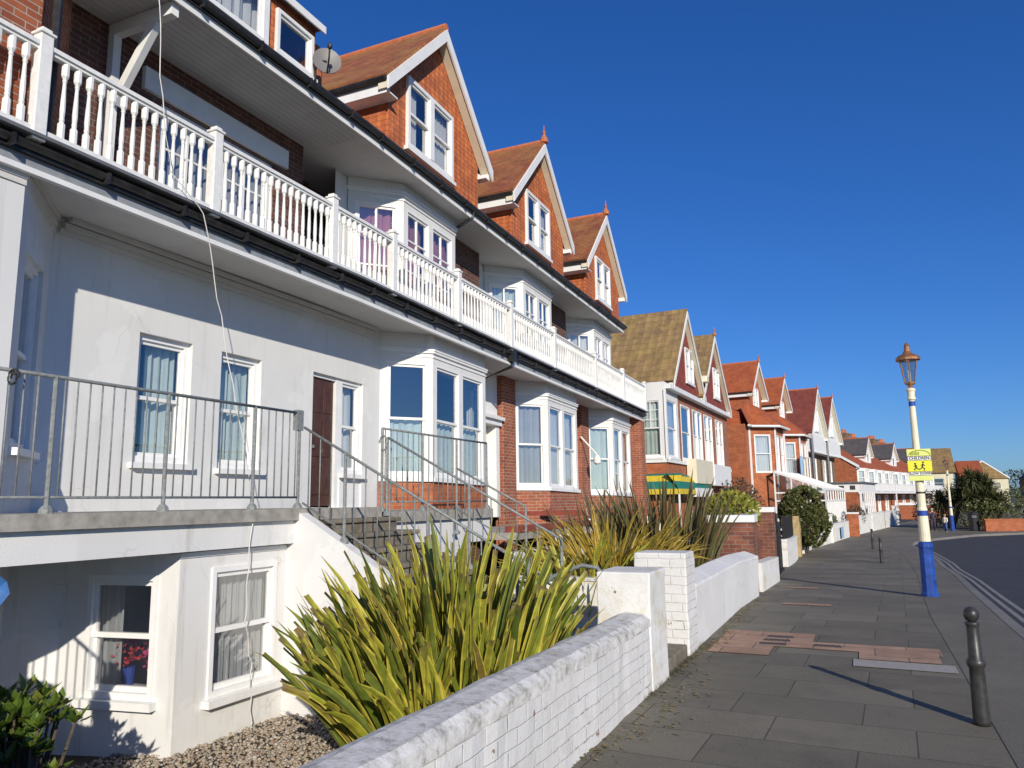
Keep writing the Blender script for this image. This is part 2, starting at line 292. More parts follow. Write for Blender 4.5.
# ------------------------------------------------------------------ mesh building
def S(y): return -.02 * max(0.0, y - 9.0)          # the terrace steps gently downhill with the street
def G(y): return 0.0 if y < 12 else max(-.5, -.5 * (y - 12) / 15)   # street level
WM = {}
Z = Vector((0, 0, 1))
class MB:
    def __init__(s): s.v = []; s.f = []; s.uv = {}; s.smooth = False
    def add(s, vs, fs):
        b = len(s.v); s.v += [Vector(p) for p in vs]; s.f += [tuple(b + i for i in f) for f in fs]; return s
    def box(s, x0, x1, y0, y1, z0, z1):
        return s.add([(x, y, z) for z in (z0, z1) for y in (y0, y1) for x in (x0, x1)],
                     [(0, 2, 3, 1), (4, 5, 7, 6), (0, 1, 5, 4), (2, 6, 7, 3), (0, 4, 6, 2), (1, 3, 7, 5)])
    def obox(s, o, a, b, c):
        o, a, b, c = map(Vector, (o, a, b, c))
        if a.cross(b).dot(c) < 0: a, b = b, a
        return s.add([o + a * i + b * j + c * k for k in (0, 1) for j in (0, 1) for i in (0, 1)],
                     [(0, 2, 3, 1), (4, 5, 7, 6), (0, 1, 5, 4), (2, 6, 7, 3), (0, 4, 6, 2), (1, 3, 7, 5)])
    def quad(s, *p): return s.add(p, [tuple(range(len(p)))])
    def prism(s, pts, ext):
        pts = [Vector(p) for p in pts]; ext = Vector(ext); n = len(pts)
        nrm = (pts[1] - pts[0]).cross(pts[2] - pts[0])
        if nrm.dot(ext) > 0: pts = pts[::-1]
        return s.add(pts + [p + ext for p in pts], [tuple(range(n)), tuple(range(2 * n - 1, n - 1, -1))] + [((i + 1) % n, i, n + i, n + (i + 1) % n) for i in range(n)])
    def tube(s, path, r, n=8, cap=True):
        path = [Vector(p) for p in path]; rings = []
        rs = r if isinstance(r, (list, tuple)) else [r] * len(path)
        for i, p in enumerate(path):
            d = (path[min(i + 1, len(path) - 1)] - path[max(i - 1, 0)]).normalized()
            a = d.cross(Z if abs(d.z) < .95 else Vector((1, 0, 0))).normalized(); b = d.cross(a)
            rings.append([p + (a * math.cos(2 * math.pi * k / n) + b * math.sin(2 * math.pi * k / n)) * rs[i] for k in range(n)])
        vs = [q for rg in rings for q in rg]
        fs = [(i * n + k, i * n + (k + 1) % n, (i + 1) * n + (k + 1) % n, (i + 1) * n + k) for i in range(len(path) - 1) for k in range(n)]
        if cap: fs += [tuple(range(n - 1, -1, -1)), tuple((len(path) - 1) * n + k for k in range(n))]
        return s.add(vs, fs)
    def lathe(s, o, prof, n=16, tilt=None):
        o = Vector(o); vs = []
        for r, z in prof:
            for k in range(n):
                a = 2 * math.pi * (k + .5) / n; vs.append(o + Vector((r * math.cos(a), r * math.sin(a), z)))
        m = len(prof)
        fs = [(i * n + k, i * n + (k + 1) % n, (i + 1) * n + (k + 1) % n, (i + 1) * n + k) for i in range(m - 1) for k in range(n)]
        fs += [tuple(range(n - 1, -1, -1)), tuple((m - 1) * n + k for k in range(n))]
        return s.add(vs, fs)
    def wall(s, O, u, w, h, holes=(), t=.14, top=None):
        """Upright wall: O bottom-left of the outer face, u along it, outward = u x z; holes (u0,u1,z0,z1) get reveals t deep."""
        O, u = Vector(O), Vector(u).normalized(); n = u.cross(Z)
        P = lambda a, b, d=0: O + u * a + Z * b - n * d
        us = sorted({0, w, *[x for hh in holes for x in hh[:2]]}); zs = sorted({0, h, *[x for hh in holes for x in hh[2:]]})
        for i in range(len(us) - 1):
            for j in range(len(zs) - 1):
                cu, cz = (us[i] + us[i + 1]) / 2, (zs[j] + zs[j + 1]) / 2
                if any(a < cu < b and c < cz < d for a, b, c, d in holes): continue
                s.quad(P(us[i], zs[j]), P(us[i + 1], zs[j]), P(us[i + 1], zs[j + 1]), P(us[i], zs[j + 1]))
        for a, b, c, d in holes:
            s.quad(P(a, c), P(a, c, t), P(a, d, t), P(a, d)); s.quad(P(b, c, t), P(b, c), P(b, d), P(b, d, t))
            s.quad(P(a, d), P(a, d, t), P(b, d, t), P(b, d)); s.quad(P(a, c, t), P(a, c), P(b, c), P(b, c, t))
        s.quad(P(0, 0, t), P(0, 0), P(0, h), P(0, h, t)); s.quad(P(w, 0), P(w, 0, t), P(w, h, t), P(w, h))
        s.quad(P(0, h), P(w, h), P(w, h, t), P(0, h, t))
        return s
    def build(s, name, mat, parent=None, warp=None, local=False, smooth=False, uvs=None):
        if warp: s.v = [Vector((p.x, p.y, p.z + warp(p.y))) for p in s.v]
        wv = s.v
        me = bpy.data.meshes.new(name)
        M = WM.get(parent.name, Matrix()) if parent else Matrix()
        lv = wv if local or not parent else [M.inverted() @ p for p in wv]
        me.from_pydata([tuple(p) for p in lv], [], s.f); me.update()
        ul = me.uv_layers.new(name='UVMap').data
        for poly in me.polygons:
            n = poly.normal
            if abs(n.z) < .25: t = Z.cross(n).normalized(); b = Z
            elif abs(n.z) > .985: t, b = Vector((1, 0, 0)), Vector((0, 1, 0))
            else: t = Z.cross(n).normalized(); b = n.cross(t)
            for li in poly.loop_indices:
                vi = me.loops[li].vertex_index
                if uvs: ul[li].uv = uvs[vi]
                else:
                    p = me.vertices[vi].co; ul[li].uv = (p.dot(t), p.dot(b))
        me.materials.append(MATS[mat] if isinstance(mat, str) else mat)
        if smooth: me.polygons.foreach_set('use_smooth', [True] * len(me.polygons))
        o = bpy.data.objects.new(name, me); COL.objects.link(o)
        if parent: o.parent = parent; WM[o.name] = M
        return o
def bevel(o, w=.008, seg=2):
    m = o.modifiers.new('bevel', 'BEVEL'); m.width = w; m.segments = seg; m.limit_method = 'ANGLE'; m.angle_limit = R_(40); return o
def tag(o, label, cat, group=None, kind=None):
    o['label'] = label; o['category'] = cat
    if group: o['group'] = group
    if kind: o['kind'] = kind
    return o
def thing(name, label, cat, loc=(0, 0, 0), rotz=0, group=None):
    o = bpy.data.objects.new(name, None); COL.objects.link(o); o.empty_display_size = .2
    o.location = loc; o.rotation_euler = (0, 0, rotz)
    WM[o.name] = Matrix.Translation(loc) @ Matrix.Rotation(rotz, 4, 'Z')
    return tag(o, label, cat, group)
def setting(o): o['kind'] = 'structure'; return o
def dup(o, loc=None, parent=None):
    c = o.copy(); COL.objects.link(c)
    if parent: c.parent = parent
    WM[c.name] = WM.get(o.name, Matrix())
    if loc is not None: c.location = loc
    for ch in o.children: dup(ch, None, c)
    return c
def subpart(mb, name, mat, parent, **k): return mb.build(name, mat, parent, **k)

def window(parent, O, u, w, h, style='sash', cur=None, sill=True, depth=.09, fw=.06, cols=1, mat='white_paint', warp=None, local=False, split=.5, curh=1.0, name='window', bars=None, mull=.09, gap=(.0, 1.0)):
    """O is the bottom-left of the opening on the outer wall face."""
    O, u = Vector(O), Vector(u).normalized(); n = u.cross(Z)
    P = lambda a, b, d=0: O + u * a + Z * b - n * d
    f = MB(); k = dict(warp=warp, local=local)
    B = lambda a0, a1, b0, b1, d0, d1: f.obox(P(a0, b0, d1), u * (a1 - a0), Z * (b1 - b0), n * (d1 - d0))
    B(0, fw, 0, h, depth - .05, depth + .05); B(w - fw, w, 0, h, depth - .05, depth + .05); B(fw, w - fw, 0, fw * 1.2, depth - .05, depth + .05); B(fw, w - fw, h - fw, h, depth - .05, depth + .05)
    cells = []
    cw = (w - 2 * fw - (cols - 1) * mull) / cols
    g = MB()
    for c in range(cols):
        a0 = fw + c * (cw + mull); a1 = a0 + cw
        if c: B(a0 - mull, a0, fw * 1.2, h - fw, depth - .06, depth + .05)
        z0, z1 = fw * 1.2, h - fw
        if style == 'sash':
            zm = z0 + (z1 - z0) * split; sf = .035
            for (b0, b1, dd) in ((zm - .022, z1, depth + .0), (z0, zm + .022, depth + .025)):
                B(a0, a0 + sf, b0, b1, dd - .02, dd + .022); B(a1 - sf, a1, b0, b1, dd - .02, dd + .022)
                B(a0 + sf, a1 - sf, b0, b0 + .045, dd - .02, dd + .022); B(a0 + sf, a1 - sf, b1 - .045, b1, dd - .02, dd + .022)
                g.quad(P(a0 + sf, b0 + .04, dd + .005), P(a1 - sf, b0 + .04, dd + .005), P(a1 - sf, b1 - .04, dd + .005), P(a0 + sf, b1 - .04, dd + .005))
                if bars and (bars == 'both' or b1 == z1):
                    am = (a0 + a1) / 2; B(am - .012, am + .012, b0 + .045, b1 - .045, dd - .012, dd + .012)
                    if bars == 'grid':
                        for q in (1 / 3, 2 / 3): bm = b0 + (b1 - b0) * q; B(a0 + sf, am - .012, bm - .01, bm + .01, dd - .01, dd + .01); B(am + .012, a1 - sf, bm - .01, bm + .01, dd - .01, dd + .01)
        else:
            sf = .04
            B(a0, a0 + sf, z0, z1, depth - .02, depth + .03); B(a1 - sf, a1, z0, z1, depth - .02, depth + .03)
            B(a0 + sf, a1 - sf, z0, z0 + sf, depth - .02, depth + .03); B(a0 + sf, a1 - sf, z1 - sf, z1, depth - .02, depth + .03)
            g.quad(P(a0 + sf, z0 + sf, depth + .005), P(a1 - sf, z0 + sf, depth + .005), P(a1 - sf, z1 - sf, depth + .005), P(a0 + sf, z1 - sf, depth + .005))
            if style == 'grid':
                am = (a0 + a1) / 2; B(am - .016, am + .016, z0 + sf, z1 - sf, depth - .015, depth + .02)
                for q in (.36, .7): bm = z0 + (z1 - z0) * q; B(a0 + sf, am - .016, bm - .014, bm + .014, depth - .014, depth + .018); B(am + .016, a1 - sf, bm - .014, bm + .014, depth - .014, depth + .018)
    fr = f.build(name, mat, parent, **k)
    g.build('pane', 'glass', fr, **k)
    if cur:
        c = MB(); N = max(6, int(w / .035)); d = depth + .13
        top, bot = (h - fw * .5, .0) if curh >= 0 else (-curh * h, .0)
        runs = [(0.02, gap[0]), (gap[1], .98)] if gap != (0., 1.) else [(0.02, .98)]
        ph = random.random() * 6
        for r0, r1 in runs:
            if r1 - r0 < .04: continue
            pts = [(w * (r0 + (r1 - r0) * i / N), d + .025 * math.sin(i * 1.25 + ph) + .012 * math.sin(i * 2.9 + ph)) for i in range(N + 1)]
            for (a, da), (b, db) in zip(pts, pts[1:]): c.quad(P(a, bot, da), P(b, bot, db), P(b, top, db), P(a, top, da))
        c.build('curtain', cur, fr, **k)
    if sill:
        sl = MB(); sl.obox(P(-.05, -.07, 0), u * (w + .1), Z * .068, n * .09); sl.build('sill', mat, fr, **k)
    return fr

# ------------------------------------------------------------------ the setting: ground, pavement, road
KERB = [(1.67, -6), (1.67, 12), (1.85, 17), (2.06, 22), (2.2, 29.4), (2.05, 35), (1.85, 38), (2.1, 40.5), (3.2, 44.2), (5.5, 48.8), (8.5, 52), (14, 55.5), (30, 60), (60, 64)]
WALL = [(-1.78, -6), (-1.78, 18), (-2.1, 22.6), (-2.2, 29.7), (-2.05, 34.4), (-1.44, 39.1), (-.74, 45.1), (-.2, 48.8), (.9, 55.6), (2.3, 64.4), (4.4, 76), (7.5, 90), (12, 106), (20, 125)]
def at_y(poly, y):
    for (x0, y0), (x1, y1) in zip(poly, poly[1:]):
        if y0 <= y <= y1: return x0 + (x1 - x0) * (y - y0) / (y1 - y0)
    return poly[-1][0] if y > poly[-1][1] else poly[0][0]
g = MB(); xs = [-900, -300, -120, -60, -30, -15, -8.2, 0, 3, 10, 30, 80, 250, 700, 1500]; ys = [-60, -10, 5, 12, 15, 18, 21, 24, 27, 35, 45, 60, 90, 140, 260, 700, 2600]
for i in range(len(xs) - 1):
    for j in range(len(ys) - 1):
        g.quad(*[(x, y, G(y) - .62) for x, y in ((xs[i], ys[j]), (xs[i + 1], ys[j]), (xs[i + 1], ys[j + 1]), (xs[i], ys[j + 1]))])
setting(g.build('ground', 'ground_far'))
g = MB(); ys = [-20, -6, 0, 6, 12, 15, 18, 21, 24, 27, 31, 36, 41, 48, 56, 70, 90, 150]
for a, b in zip(ys, ys[1:]):
    g.quad((.5, a, G(a) - .11), (70, a, G(a) - .11), (70, b, G(b) - .11), (.5, b, G(b) - .11))
setting(g.build('road', 'asphalt'))
def yfine(a, b):
    out = [a]; y = a
    while y < b - 1e-6:
        y = min(b, y + (1.5 if y < 60 else 6)); out.append(y)
    return out
g = MB(); yy = yfine(-6, 36)
for a, b in zip(yy, yy[1:]):
    g.quad((at_y(WALL, a) - .5, a, G(a)), (at_y(KERB, a) - .15, a, G(a)), (at_y(KERB, b) - .15, b, G(b)), (at_y(WALL, b) - .5, b, G(b)))
g.quad((at_y(WALL, 36) - .5, 36, -.5), (at_y(KERB, 36) - .15, 36, -.5), (1.70, 38, -.5), (at_y(WALL, 38) - .5, 38, -.5))
inner = [(1.70, 38), (1.95, 40.6), (3.05, 44.4), (5.4, 49.0), (8.4, 52.2), (13.9, 55.7), (30, 60.2), (60, 64.2)]
pts = [(p[0], p[1], -.5) for p in inner] + [(60, 150, -.5), (16, 150, -.5)] + [(x - .5, y, -.5) for x, y in reversed(WALL) if 39 < y < 130] + [(at_y(WALL, 38) - .5, 38, -.5)]
g.add(pts, [tuple(range(len(pts)))])
setting(g.build('pavement', 'paving'))
g = MB()
kp = [(x, y) for x, y in KERB]
dense = []
for (x0, y0), (x1, y1) in zip(kp, kp[1:]):
    n = max(1, int(math.hypot(x1 - x0, y1 - y0) / .92))
    dense += [(x0 + (x1 - x0) * i / n, y0 + (y1 - y0) * i / n) for i in range(n)]
for (x0, y0), (x1, y1) in zip(dense, dense[1:]):
    d = Vector((x1 - x0, y1 - y0, 0)).normalized(); nn = Vector((-d.y, d.x, 0)) * .15
    a, b = Vector((x0, y0, G(y0) - .2)) + d * .004, Vector((x1, y1, G(y1) - .2)) - d * .004; t = Vector((0, 0, .204))
    g.add([a, b, b + nn, a + nn, a + t, b + t, b + nn + t, a + nn + t], [(3, 2, 1, 0), (4, 5, 6, 7), (0, 1, 5, 4), (1, 2, 6, 5), (2, 3, 7, 6), (3, 0, 4, 7)])
setting(bevel(g.build('kerb', 'kerbstone'), .015))
g = MB()
for off in (.18, .34):
    for (x0, y0), (x1, y1) in zip(dense, dense[1:]):
        if y0 > 37: break
        g.quad((x0 + off, y0, G(y0) - .106), (x0 + off + .075, y0, G(y0) - .106), (x1 + off + .075, y1, G(y1) - .106), (x1 + off, y1, G(y1) - .106))
setting(g.build('road_markings', 'yellow_line'))
g = MB()   # the strip of tarmac along the kerb and the repaired strips in the slabs
for a, b in zip(yfine(-6, 37.5), yfine(-6, 37.5)[1:]):
    g.quad((at_y(KERB, a) - .95, a, G(a) + .004), (at_y(KERB, a) - .155, a, G(a) + .004), (at_y(KERB, b) - .155, b, G(b) + .004), (at_y(KERB, b) - .95, b, G(b) + .004))
setting(g.build('pavement_edge', 'asphalt_path'))
g = MB()
for x0, x1, y0, y1 in ((-1.62, -.62, 9.02, 9.95), (-.619, .62, 9.00, 9.42), (-1.62, -1.0, 8.5, 9.018), (-.15, .58, 8.62, 8.997), (-1.25, -.55, 12.75, 13.05), (-1.6, -.9, 11.6 + 4.5, 16.4)):
    g.quad((x0, y0, G(y0) + .008), (x1, y0, G(y0) + .008), (x1, y1, G(y1) + .008), (x0, y1, G(y1) + .008))
setting(g.build('paver_patch', 'red_pavers'))
g = MB(); g.quad((-.2, 8.25, .008), (.68, 8.22, .008), (.68, 8.56, .008), (-.2, 8.6, .008)); setting(g.build('pavement_slab', 'pale_slab'))
for k, (x, y, lab) in enumerate(((-.98, 9.62, 'small dark drain cover set in the red pavers, farthest of the three in a row'), (-1.0, 9.38, 'small dark drain cover set in the red pavers, middle of the three in a row'), (-1.02, 9.14, 'small dark drain cover set in the red pavers, nearest of the three in a row'), (-.46, 9.2, 'small dark drain cover alone in the long strip of red pavers'))):
    b = MB(); b.box(x - .14, x + .14, y - .05, y + .05, .0, .016)
    for q in range(5): b.box(x - .12 + q * .055, x - .10 + q * .055, y - .04, y + .04, .014, .021)
    tag(bevel(b.build('drain_cover', 'drain_iron'), .004), lab, 'drain cover', 'drain covers in the pavement')
# front gardens, sunk below the pavement beside the houses
g = MB()
cx = [-8.0, -6.8, -5.6, -4.8, -4.0, -3.0, -1.95]; cz = [-.62, -.60, -.55, -.48, -.35, -.15, .02]
yy = [-4, 0, 2, 3, 4, 5, 6, 6.5]
for a, b in zip(yy, yy[1:]):
    for i in range(6): g.quad((cx[i], a, cz[i]), (cx[i + 1], a, cz[i + 1]), (cx[i + 1], b, cz[i + 1]), (cx[i], b, cz[i]))
setting(g.build('garden_soil', 'soil'))
g = MB(); yy = [8.1, 9.9, 12, 15, 18, 21, 24, 27, 30]
for a, b in zip(yy, yy[1:]):
    for x0, x1, z0, z1 in ((-8, -5.5, -.45, -.45), (-5.5, -3, -.4, -.05), (-3, at_y(WALL, a) - .25, -.05, .0)):
        g.quad((x0, a, z0 + G(a)), (x1, a, z1 + G(a)), (x1 if x1 < -2.9 else at_y(WALL, b) - .25, b, z1 + G(b)), (x0, b, z0 + G(b)))
g.quad((-3, 6.5, -.02), (-1.95, 6.5, -.02), (-1.95, 8.1, -.02), (-3, 8.1, -.02)); g.quad((-5.5, 6.5, -.4), (-3, 6.5, -.02), (-3, 8.1, -.02), (-5.5, 8.1, -.4))
setting(g.build('garden_path', 'asphalt_path'))
g = MB()   # gravel stones
OCT = [(1, 0, 0), (-1, 0, 0), (0, 1, 0), (0, -1, 0), (0, 0, 1), (0, 0, -1)]; OF = [(0, 2, 4), (2, 1, 4), (1, 3, 4), (3, 0, 4), (2, 0, 5), (1, 2, 5), (3, 1, 5), (0, 3, 5)]
def zsoil(x):
    for i in range(6):
        if cx[i] <= x <= cx[i + 1]: return cz[i] + (cz[i + 1] - cz[i]) * (x - cx[i]) / (cx[i + 1] - cx[i])
    return cz[0]
for _ in range(9000):
    x, y = random.uniform(-6.2, -3.2), random.uniform(3.6, 6.5); r = random.uniform(.010, .026); a = random.random() * 6.3
    ca, sa = math.cos(a), math.sin(a); sx, sy, sz = r * random.uniform(.8, 1.4), r * random.uniform(.7, 1.1), r * random.uniform(.5, .8)
    zz = zsoil(x) + random.uniform(.0, .03)
    g.add([(x + ca * p[0] * sx - sa * p[1] * sy, y + sa * p[0] * sx + ca * p[1] * sy, zz + p[2] * sz) for p in OCT], OF)
o = g.build('gravel', 'gravel', smooth=True); o['kind'] = 'stuff'; tag(o, 'beige gravel stones covering the sunken front garden by the basement window', 'gravel', kind='stuff')
g = MB()
for _ in range(700):
    y = random.uniform(3.2, 13.5); x = -1.72 + abs(random.gauss(0, .12)) + (.25 * random.random() if 5.4 < y < 7.2 else 0); a = random.random() * 6.3; l = random.uniform(.008, .035); w = l * random.uniform(.2, .6); zz = G(y) + .010 + random.random() * .012
    if y < 8.15 and y > 7.15: x += .0
    c, s_ = math.cos(a), math.sin(a)
    g.quad(*[(x + c * p - s_ * q, y + s_ * p + c * q, zz + r) for p, q, r in ((-l, 0, 0), (0, -w, .004), (l, 0, .006), (0, w, .0))])
tag(g.build('leaf_litter', 'litter'), 'dry leaf litter and moss gathered along the foot of the white garden wall', 'leaf litter', kind='stuff')

# ------------------------------------------------------------------ the near terrace
def clip(poly, axis, lim, keep_less):
    out = []
    for i, p in enumerate(poly):
        q = poly[(i + 1) % len(poly)]
        ip = p[axis] <= lim + 1e-9 if keep_less else p[axis] >= lim - 1e-9
        iq = q[axis] <= lim + 1e-9 if keep_less else q[axis] >= lim - 1e-9
        if ip: out.append(p)
        if ip != iq:
            t = (lim - p[axis]) / (q[axis] - p[axis]); out.append((p[0] + (q[0] - p[0]) * t, p[1] + (q[1] - p[1]) * t))
    return out
def pwall(mb, O, u, outline, holes=(), t=.14):
    """Upright wall with a convex outline [(along, up)...] and rectangular holes."""
    O, u = Vector(O), Vector(u).normalized(); n = u.cross(Z)
    P = lambda a, b, d=0: O + u * a + Z * b - n * d
    us = sorted({min(p[0] for p in outline), max(p[0] for p in outline), *[x for h in holes for x in h[:2]]})
    zs = sorted({min(p[1] for p in outline), max(p[1] for p in outline), *[x for h in holes for x in h[2:]]})
    for i in range(len(us) - 1):
        for j in range(len(zs) - 1):
            cu, cz = (us[i] + us[i + 1]) / 2, (zs[j] + zs[j + 1]) / 2
            if any(a < cu < b and c < cz < d for a, b, c, d in holes): continue
            p = clip(clip(clip(clip(list(outline), 0, us[i], False), 0, us[i + 1], True), 1, zs[j], False), 1, zs[j + 1], True)
            q = [p[k] for k in range(len(p)) if abs(p[k][0] - p[k - 1][0]) + abs(p[k][1] - p[k - 1][1]) > 1e-6]
            if len(q) > 2: mb.quad(*[P(a, b) for a, b in q])
    for a, b, c, d in holes:
        mb.quad(P(a, c), P(a, c, t), P(a, d, t), P(a, d)); mb.quad(P(b, c, t), P(b, c), P(b, d), P(b, d, t))
        mb.quad(P(a, d), P(a, d, t), P(b, d, t), P(b, d)); mb.quad(P(a, c, t), P(a, c), P(b, c), P(b, c, t))
    return mb

XW, XF, XE = -7.7, -7.0, -6.65
GF, SOF, BF, SOF2 = 1.56, 4.76, 4.95, 7.26

def bay(parent, y0, y1, z0, z1, wz0, wz1, xw=XW, xf=XF, d=.68, mat='render', front=None, m=.07, cur=(None, None, None), style='sash', bars=None, split=.5, curh=1.0, base=None, name='bay_wall', warp=S, local=False, cornice=True, gap=(0., 1.), cseg=None):
    L = math.hypot(xf - xw, d); fl = y1 - y0
    if front is None: front = [(m, fl / 2 - .04), (fl / 2 + .04, fl - m)]
    segs = [((xw, y0 - d), (xf - xw, d), L, [(m + .02, L - m)]), ((xf, y0), (0, 1), fl, front), ((xf, y1), (xw - xf, d), L, [(m, L - m - .02)])]
    w = MB(); bb = MB()
    for (o, u, l, hs) in segs:
        pwall(w, (o[0], o[1], z0), (*u, 0), [(0, 0), (l, 0), (l, z1 - z0), (0, z1 - z0)], [(a, b, wz0 - z0, wz1 - z0) for a, b in hs])
        if base:
            pwall(bb, (o[0], o[1], base[0]), (*u, 0), [(0, 0), (l, 0), (l, z0 - base[0]), (0, z0 - base[0])])
    wo = w.build(name, mat, parent, warp=warp, local=local)
    if base: bb.build('bay_base', base[1], parent, warp=warp, local=local)
    for si, (o, u, l, hs) in enumerate(segs):
        for a, b in hs:
            uu = Vector((*u, 0)).normalized()
            window(parent, Vector((o[0], o[1], wz0)) + uu * a, uu, b - a, wz1 - wz0, style=style, cur=cur[si], sill=False, depth=.05, fw=.045, warp=warp, local=local, bars=bars, split=split, curh=curh, gap=gap)
    if cornice:
        c = MB(); s_ = MB()
        def ring(e, za, zb, mb):
            k = e * .414
            pts = [(xw - .05, y0 - d - e - k), (xf + e, y0 - k), (xf + e, y1 + k), (xw - .05, y1 + d + e + k)]
            mb.prism([(x, y, za) for x, y in pts], (0, 0, zb - za))
        ring(.02, wz1 + .10, wz1 + .13, c); ring(.04, wz1 + .18, wz1 + .22, c); ring(.055, wz1 + .222, wz1 + .25, c)
        ring(.06, wz0 - .085, wz0 - .005, s_)
        c.build('bay_cornice', 'white_paint', parent, warp=warp, local=local); s_.build('bay_sill', 'white_paint', parent, warp=warp, local=local)
    return wo

BAL = [(.033, 0), (.033, .16), (.022, .175), (.019, .19), (.024, .205), (.020, .225), (.024, .30), (.022, .40), (.017, .52), (.015, .60), (.022, .615), (.016, .63), (.022, .645), (.034, .67), (.034, .80)]
def balustrade(parent, ya, yb, posts, x=XE, z=BF, warp=S, step=.128):
    r = MB(); r2 = MB(); n = max(1, int((yb - ya) / 1.2))
    for i in range(n):
        a, b = ya + (yb - ya) * i / n, ya + (yb - ya) * (i + 1) / n
        for z0, z1, w, r0 in ((z + .05, z + .10, .04, r2), (z + .893, z + .935, .055, r), (z + .86, z + .893, .035, r)):
            r0.add([(xx, yy, zz + warp(yy)) for zz in (z0, z1) for yy in (a, b) for xx in (x - w, x + w)], [(0, 2, 3, 1), (4, 5, 7, 6), (0, 1, 5, 4), (2, 6, 7, 3), (0, 4, 6, 2), (1, 3, 7, 5)])
    rail = r.build('balustrade', 'baluster_white', parent); r2.build('bottom_rail', 'baluster_white', rail)
    for p in posts:
        b = MB(); b.box(x - .062, x + .062, p - .062, p + .062, z - .02, z + 1.02); b.box(x - .078, x + .078, p - .078, p + .078, z + 1.022, z + 1.05); b.box(x - .05, x + .05, p - .05, p + .05, z + 1.052, z + 1.09)
        po = b.build('newel_post', 'baluster_white', rail, warp=lambda y, p=p: warp(p)); bevel(po, .008)
    proto = None; y = ya + step * .6
    pz = WM[parent.name].inverted()
    while y < yb - .04:
        if all(abs(y - p) > .11 for p in posts):
            loc = pz @ Vector((x, y, z + .095 + warp(y)))
            if proto is None:
                m = MB(); m.lathe((0, 0, 0), [(a * 1.05, b * .96) for a, b in BAL], 8); proto = m.build('baluster', 'baluster_white', rail, local=True); proto.location = loc
            else:
                c = proto.copy(); COL.objects.link(c); c.parent = rail; c.location = loc + Vector((0, 0, random.uniform(-.002, .002))); c.rotation_euler.z = random.random() * .3
        y += step
    return rail

def run(mb, x0, x1, ya, yb, z0, z1, n=None):
    """long horizontal member, cut so that it can follow the slope"""
    mb.box(x0, x1, ya, yb, z0, z1); return mb
def gutter(parent, x, ya, yb, z, r=.055, name='gutter', brackets=True, warp=S):
    m = MB(); m.tube([(x, ya, z), (x, yb, z)], r, 8); m.box(x - .09, x - .02, ya, yb, z - .075, z + .07)
    if brackets:
        y = ya + .3
        while y < yb: m.box(x - .02, x + .065, y - .015, y + .015, z - .075, z + .03); y += .95
    return m.build(name, 'gutter_black', parent, warp=warp)

def balcony(parent, ya, yb, soffit='soffit', xb=-8.5):
    m = MB(); m.box(xb, XE - .09, ya, yb, SOF + .004, BF); m.build('balcony', 'lead', parent, warp=S)
    s_ = MB(); s_.box(xb + .02, XE - .12, ya, yb, SOF - .03, SOF); s_.build('soffit', soffit, parent, warp=S)
    f = MB(); f.box(XE - .118, XE - .088, ya, yb, SOF - .06, SOF + .06); f.build('fascia', 'board_grey', parent, warp=S)
    f = MB(); f.box(XE - .125, XE - .06, ya, yb, SOF - .115, SOF - .062); f.build('fascia_lip', 'white_paint', parent, warp=S)
    gutter(parent, XE - .015, ya, yb, SOF + .12, .042)
    t = MB(); t.box(XE - .10, XE + .085, ya, yb, BF + .002, BF + .035); t.build('balcony_edge', 'lead', parent, warp=S)
def eaves(parent, ya, yb, mat='soffit', xb=-8.6):
    s_ = MB(); s_.box(xb, XE + .02, ya, yb, SOF2, SOF2 + .04); s_.build('eaves_soffit', mat, parent, warp=S)
    f = MB(); f.box(XE + .022, XE + .045, ya, yb, SOF2 - .03, SOF2 + .10); f.build('eaves_fascia', 'white_paint', parent, warp=S)
    gutter(parent, XE + .11, ya, yb, SOF2 + .14, .058, 'eaves_gutter')
    t = MB(); t.quad((XE + .1, ya, SOF2 + .19), (XE + .1, yb, SOF2 + .19), (XE - .12, yb, SOF2 + .34), (XE - .12, ya, SOF2 + .34)); t.build('eaves_tiles', 'roof_tile', parent, warp=S)

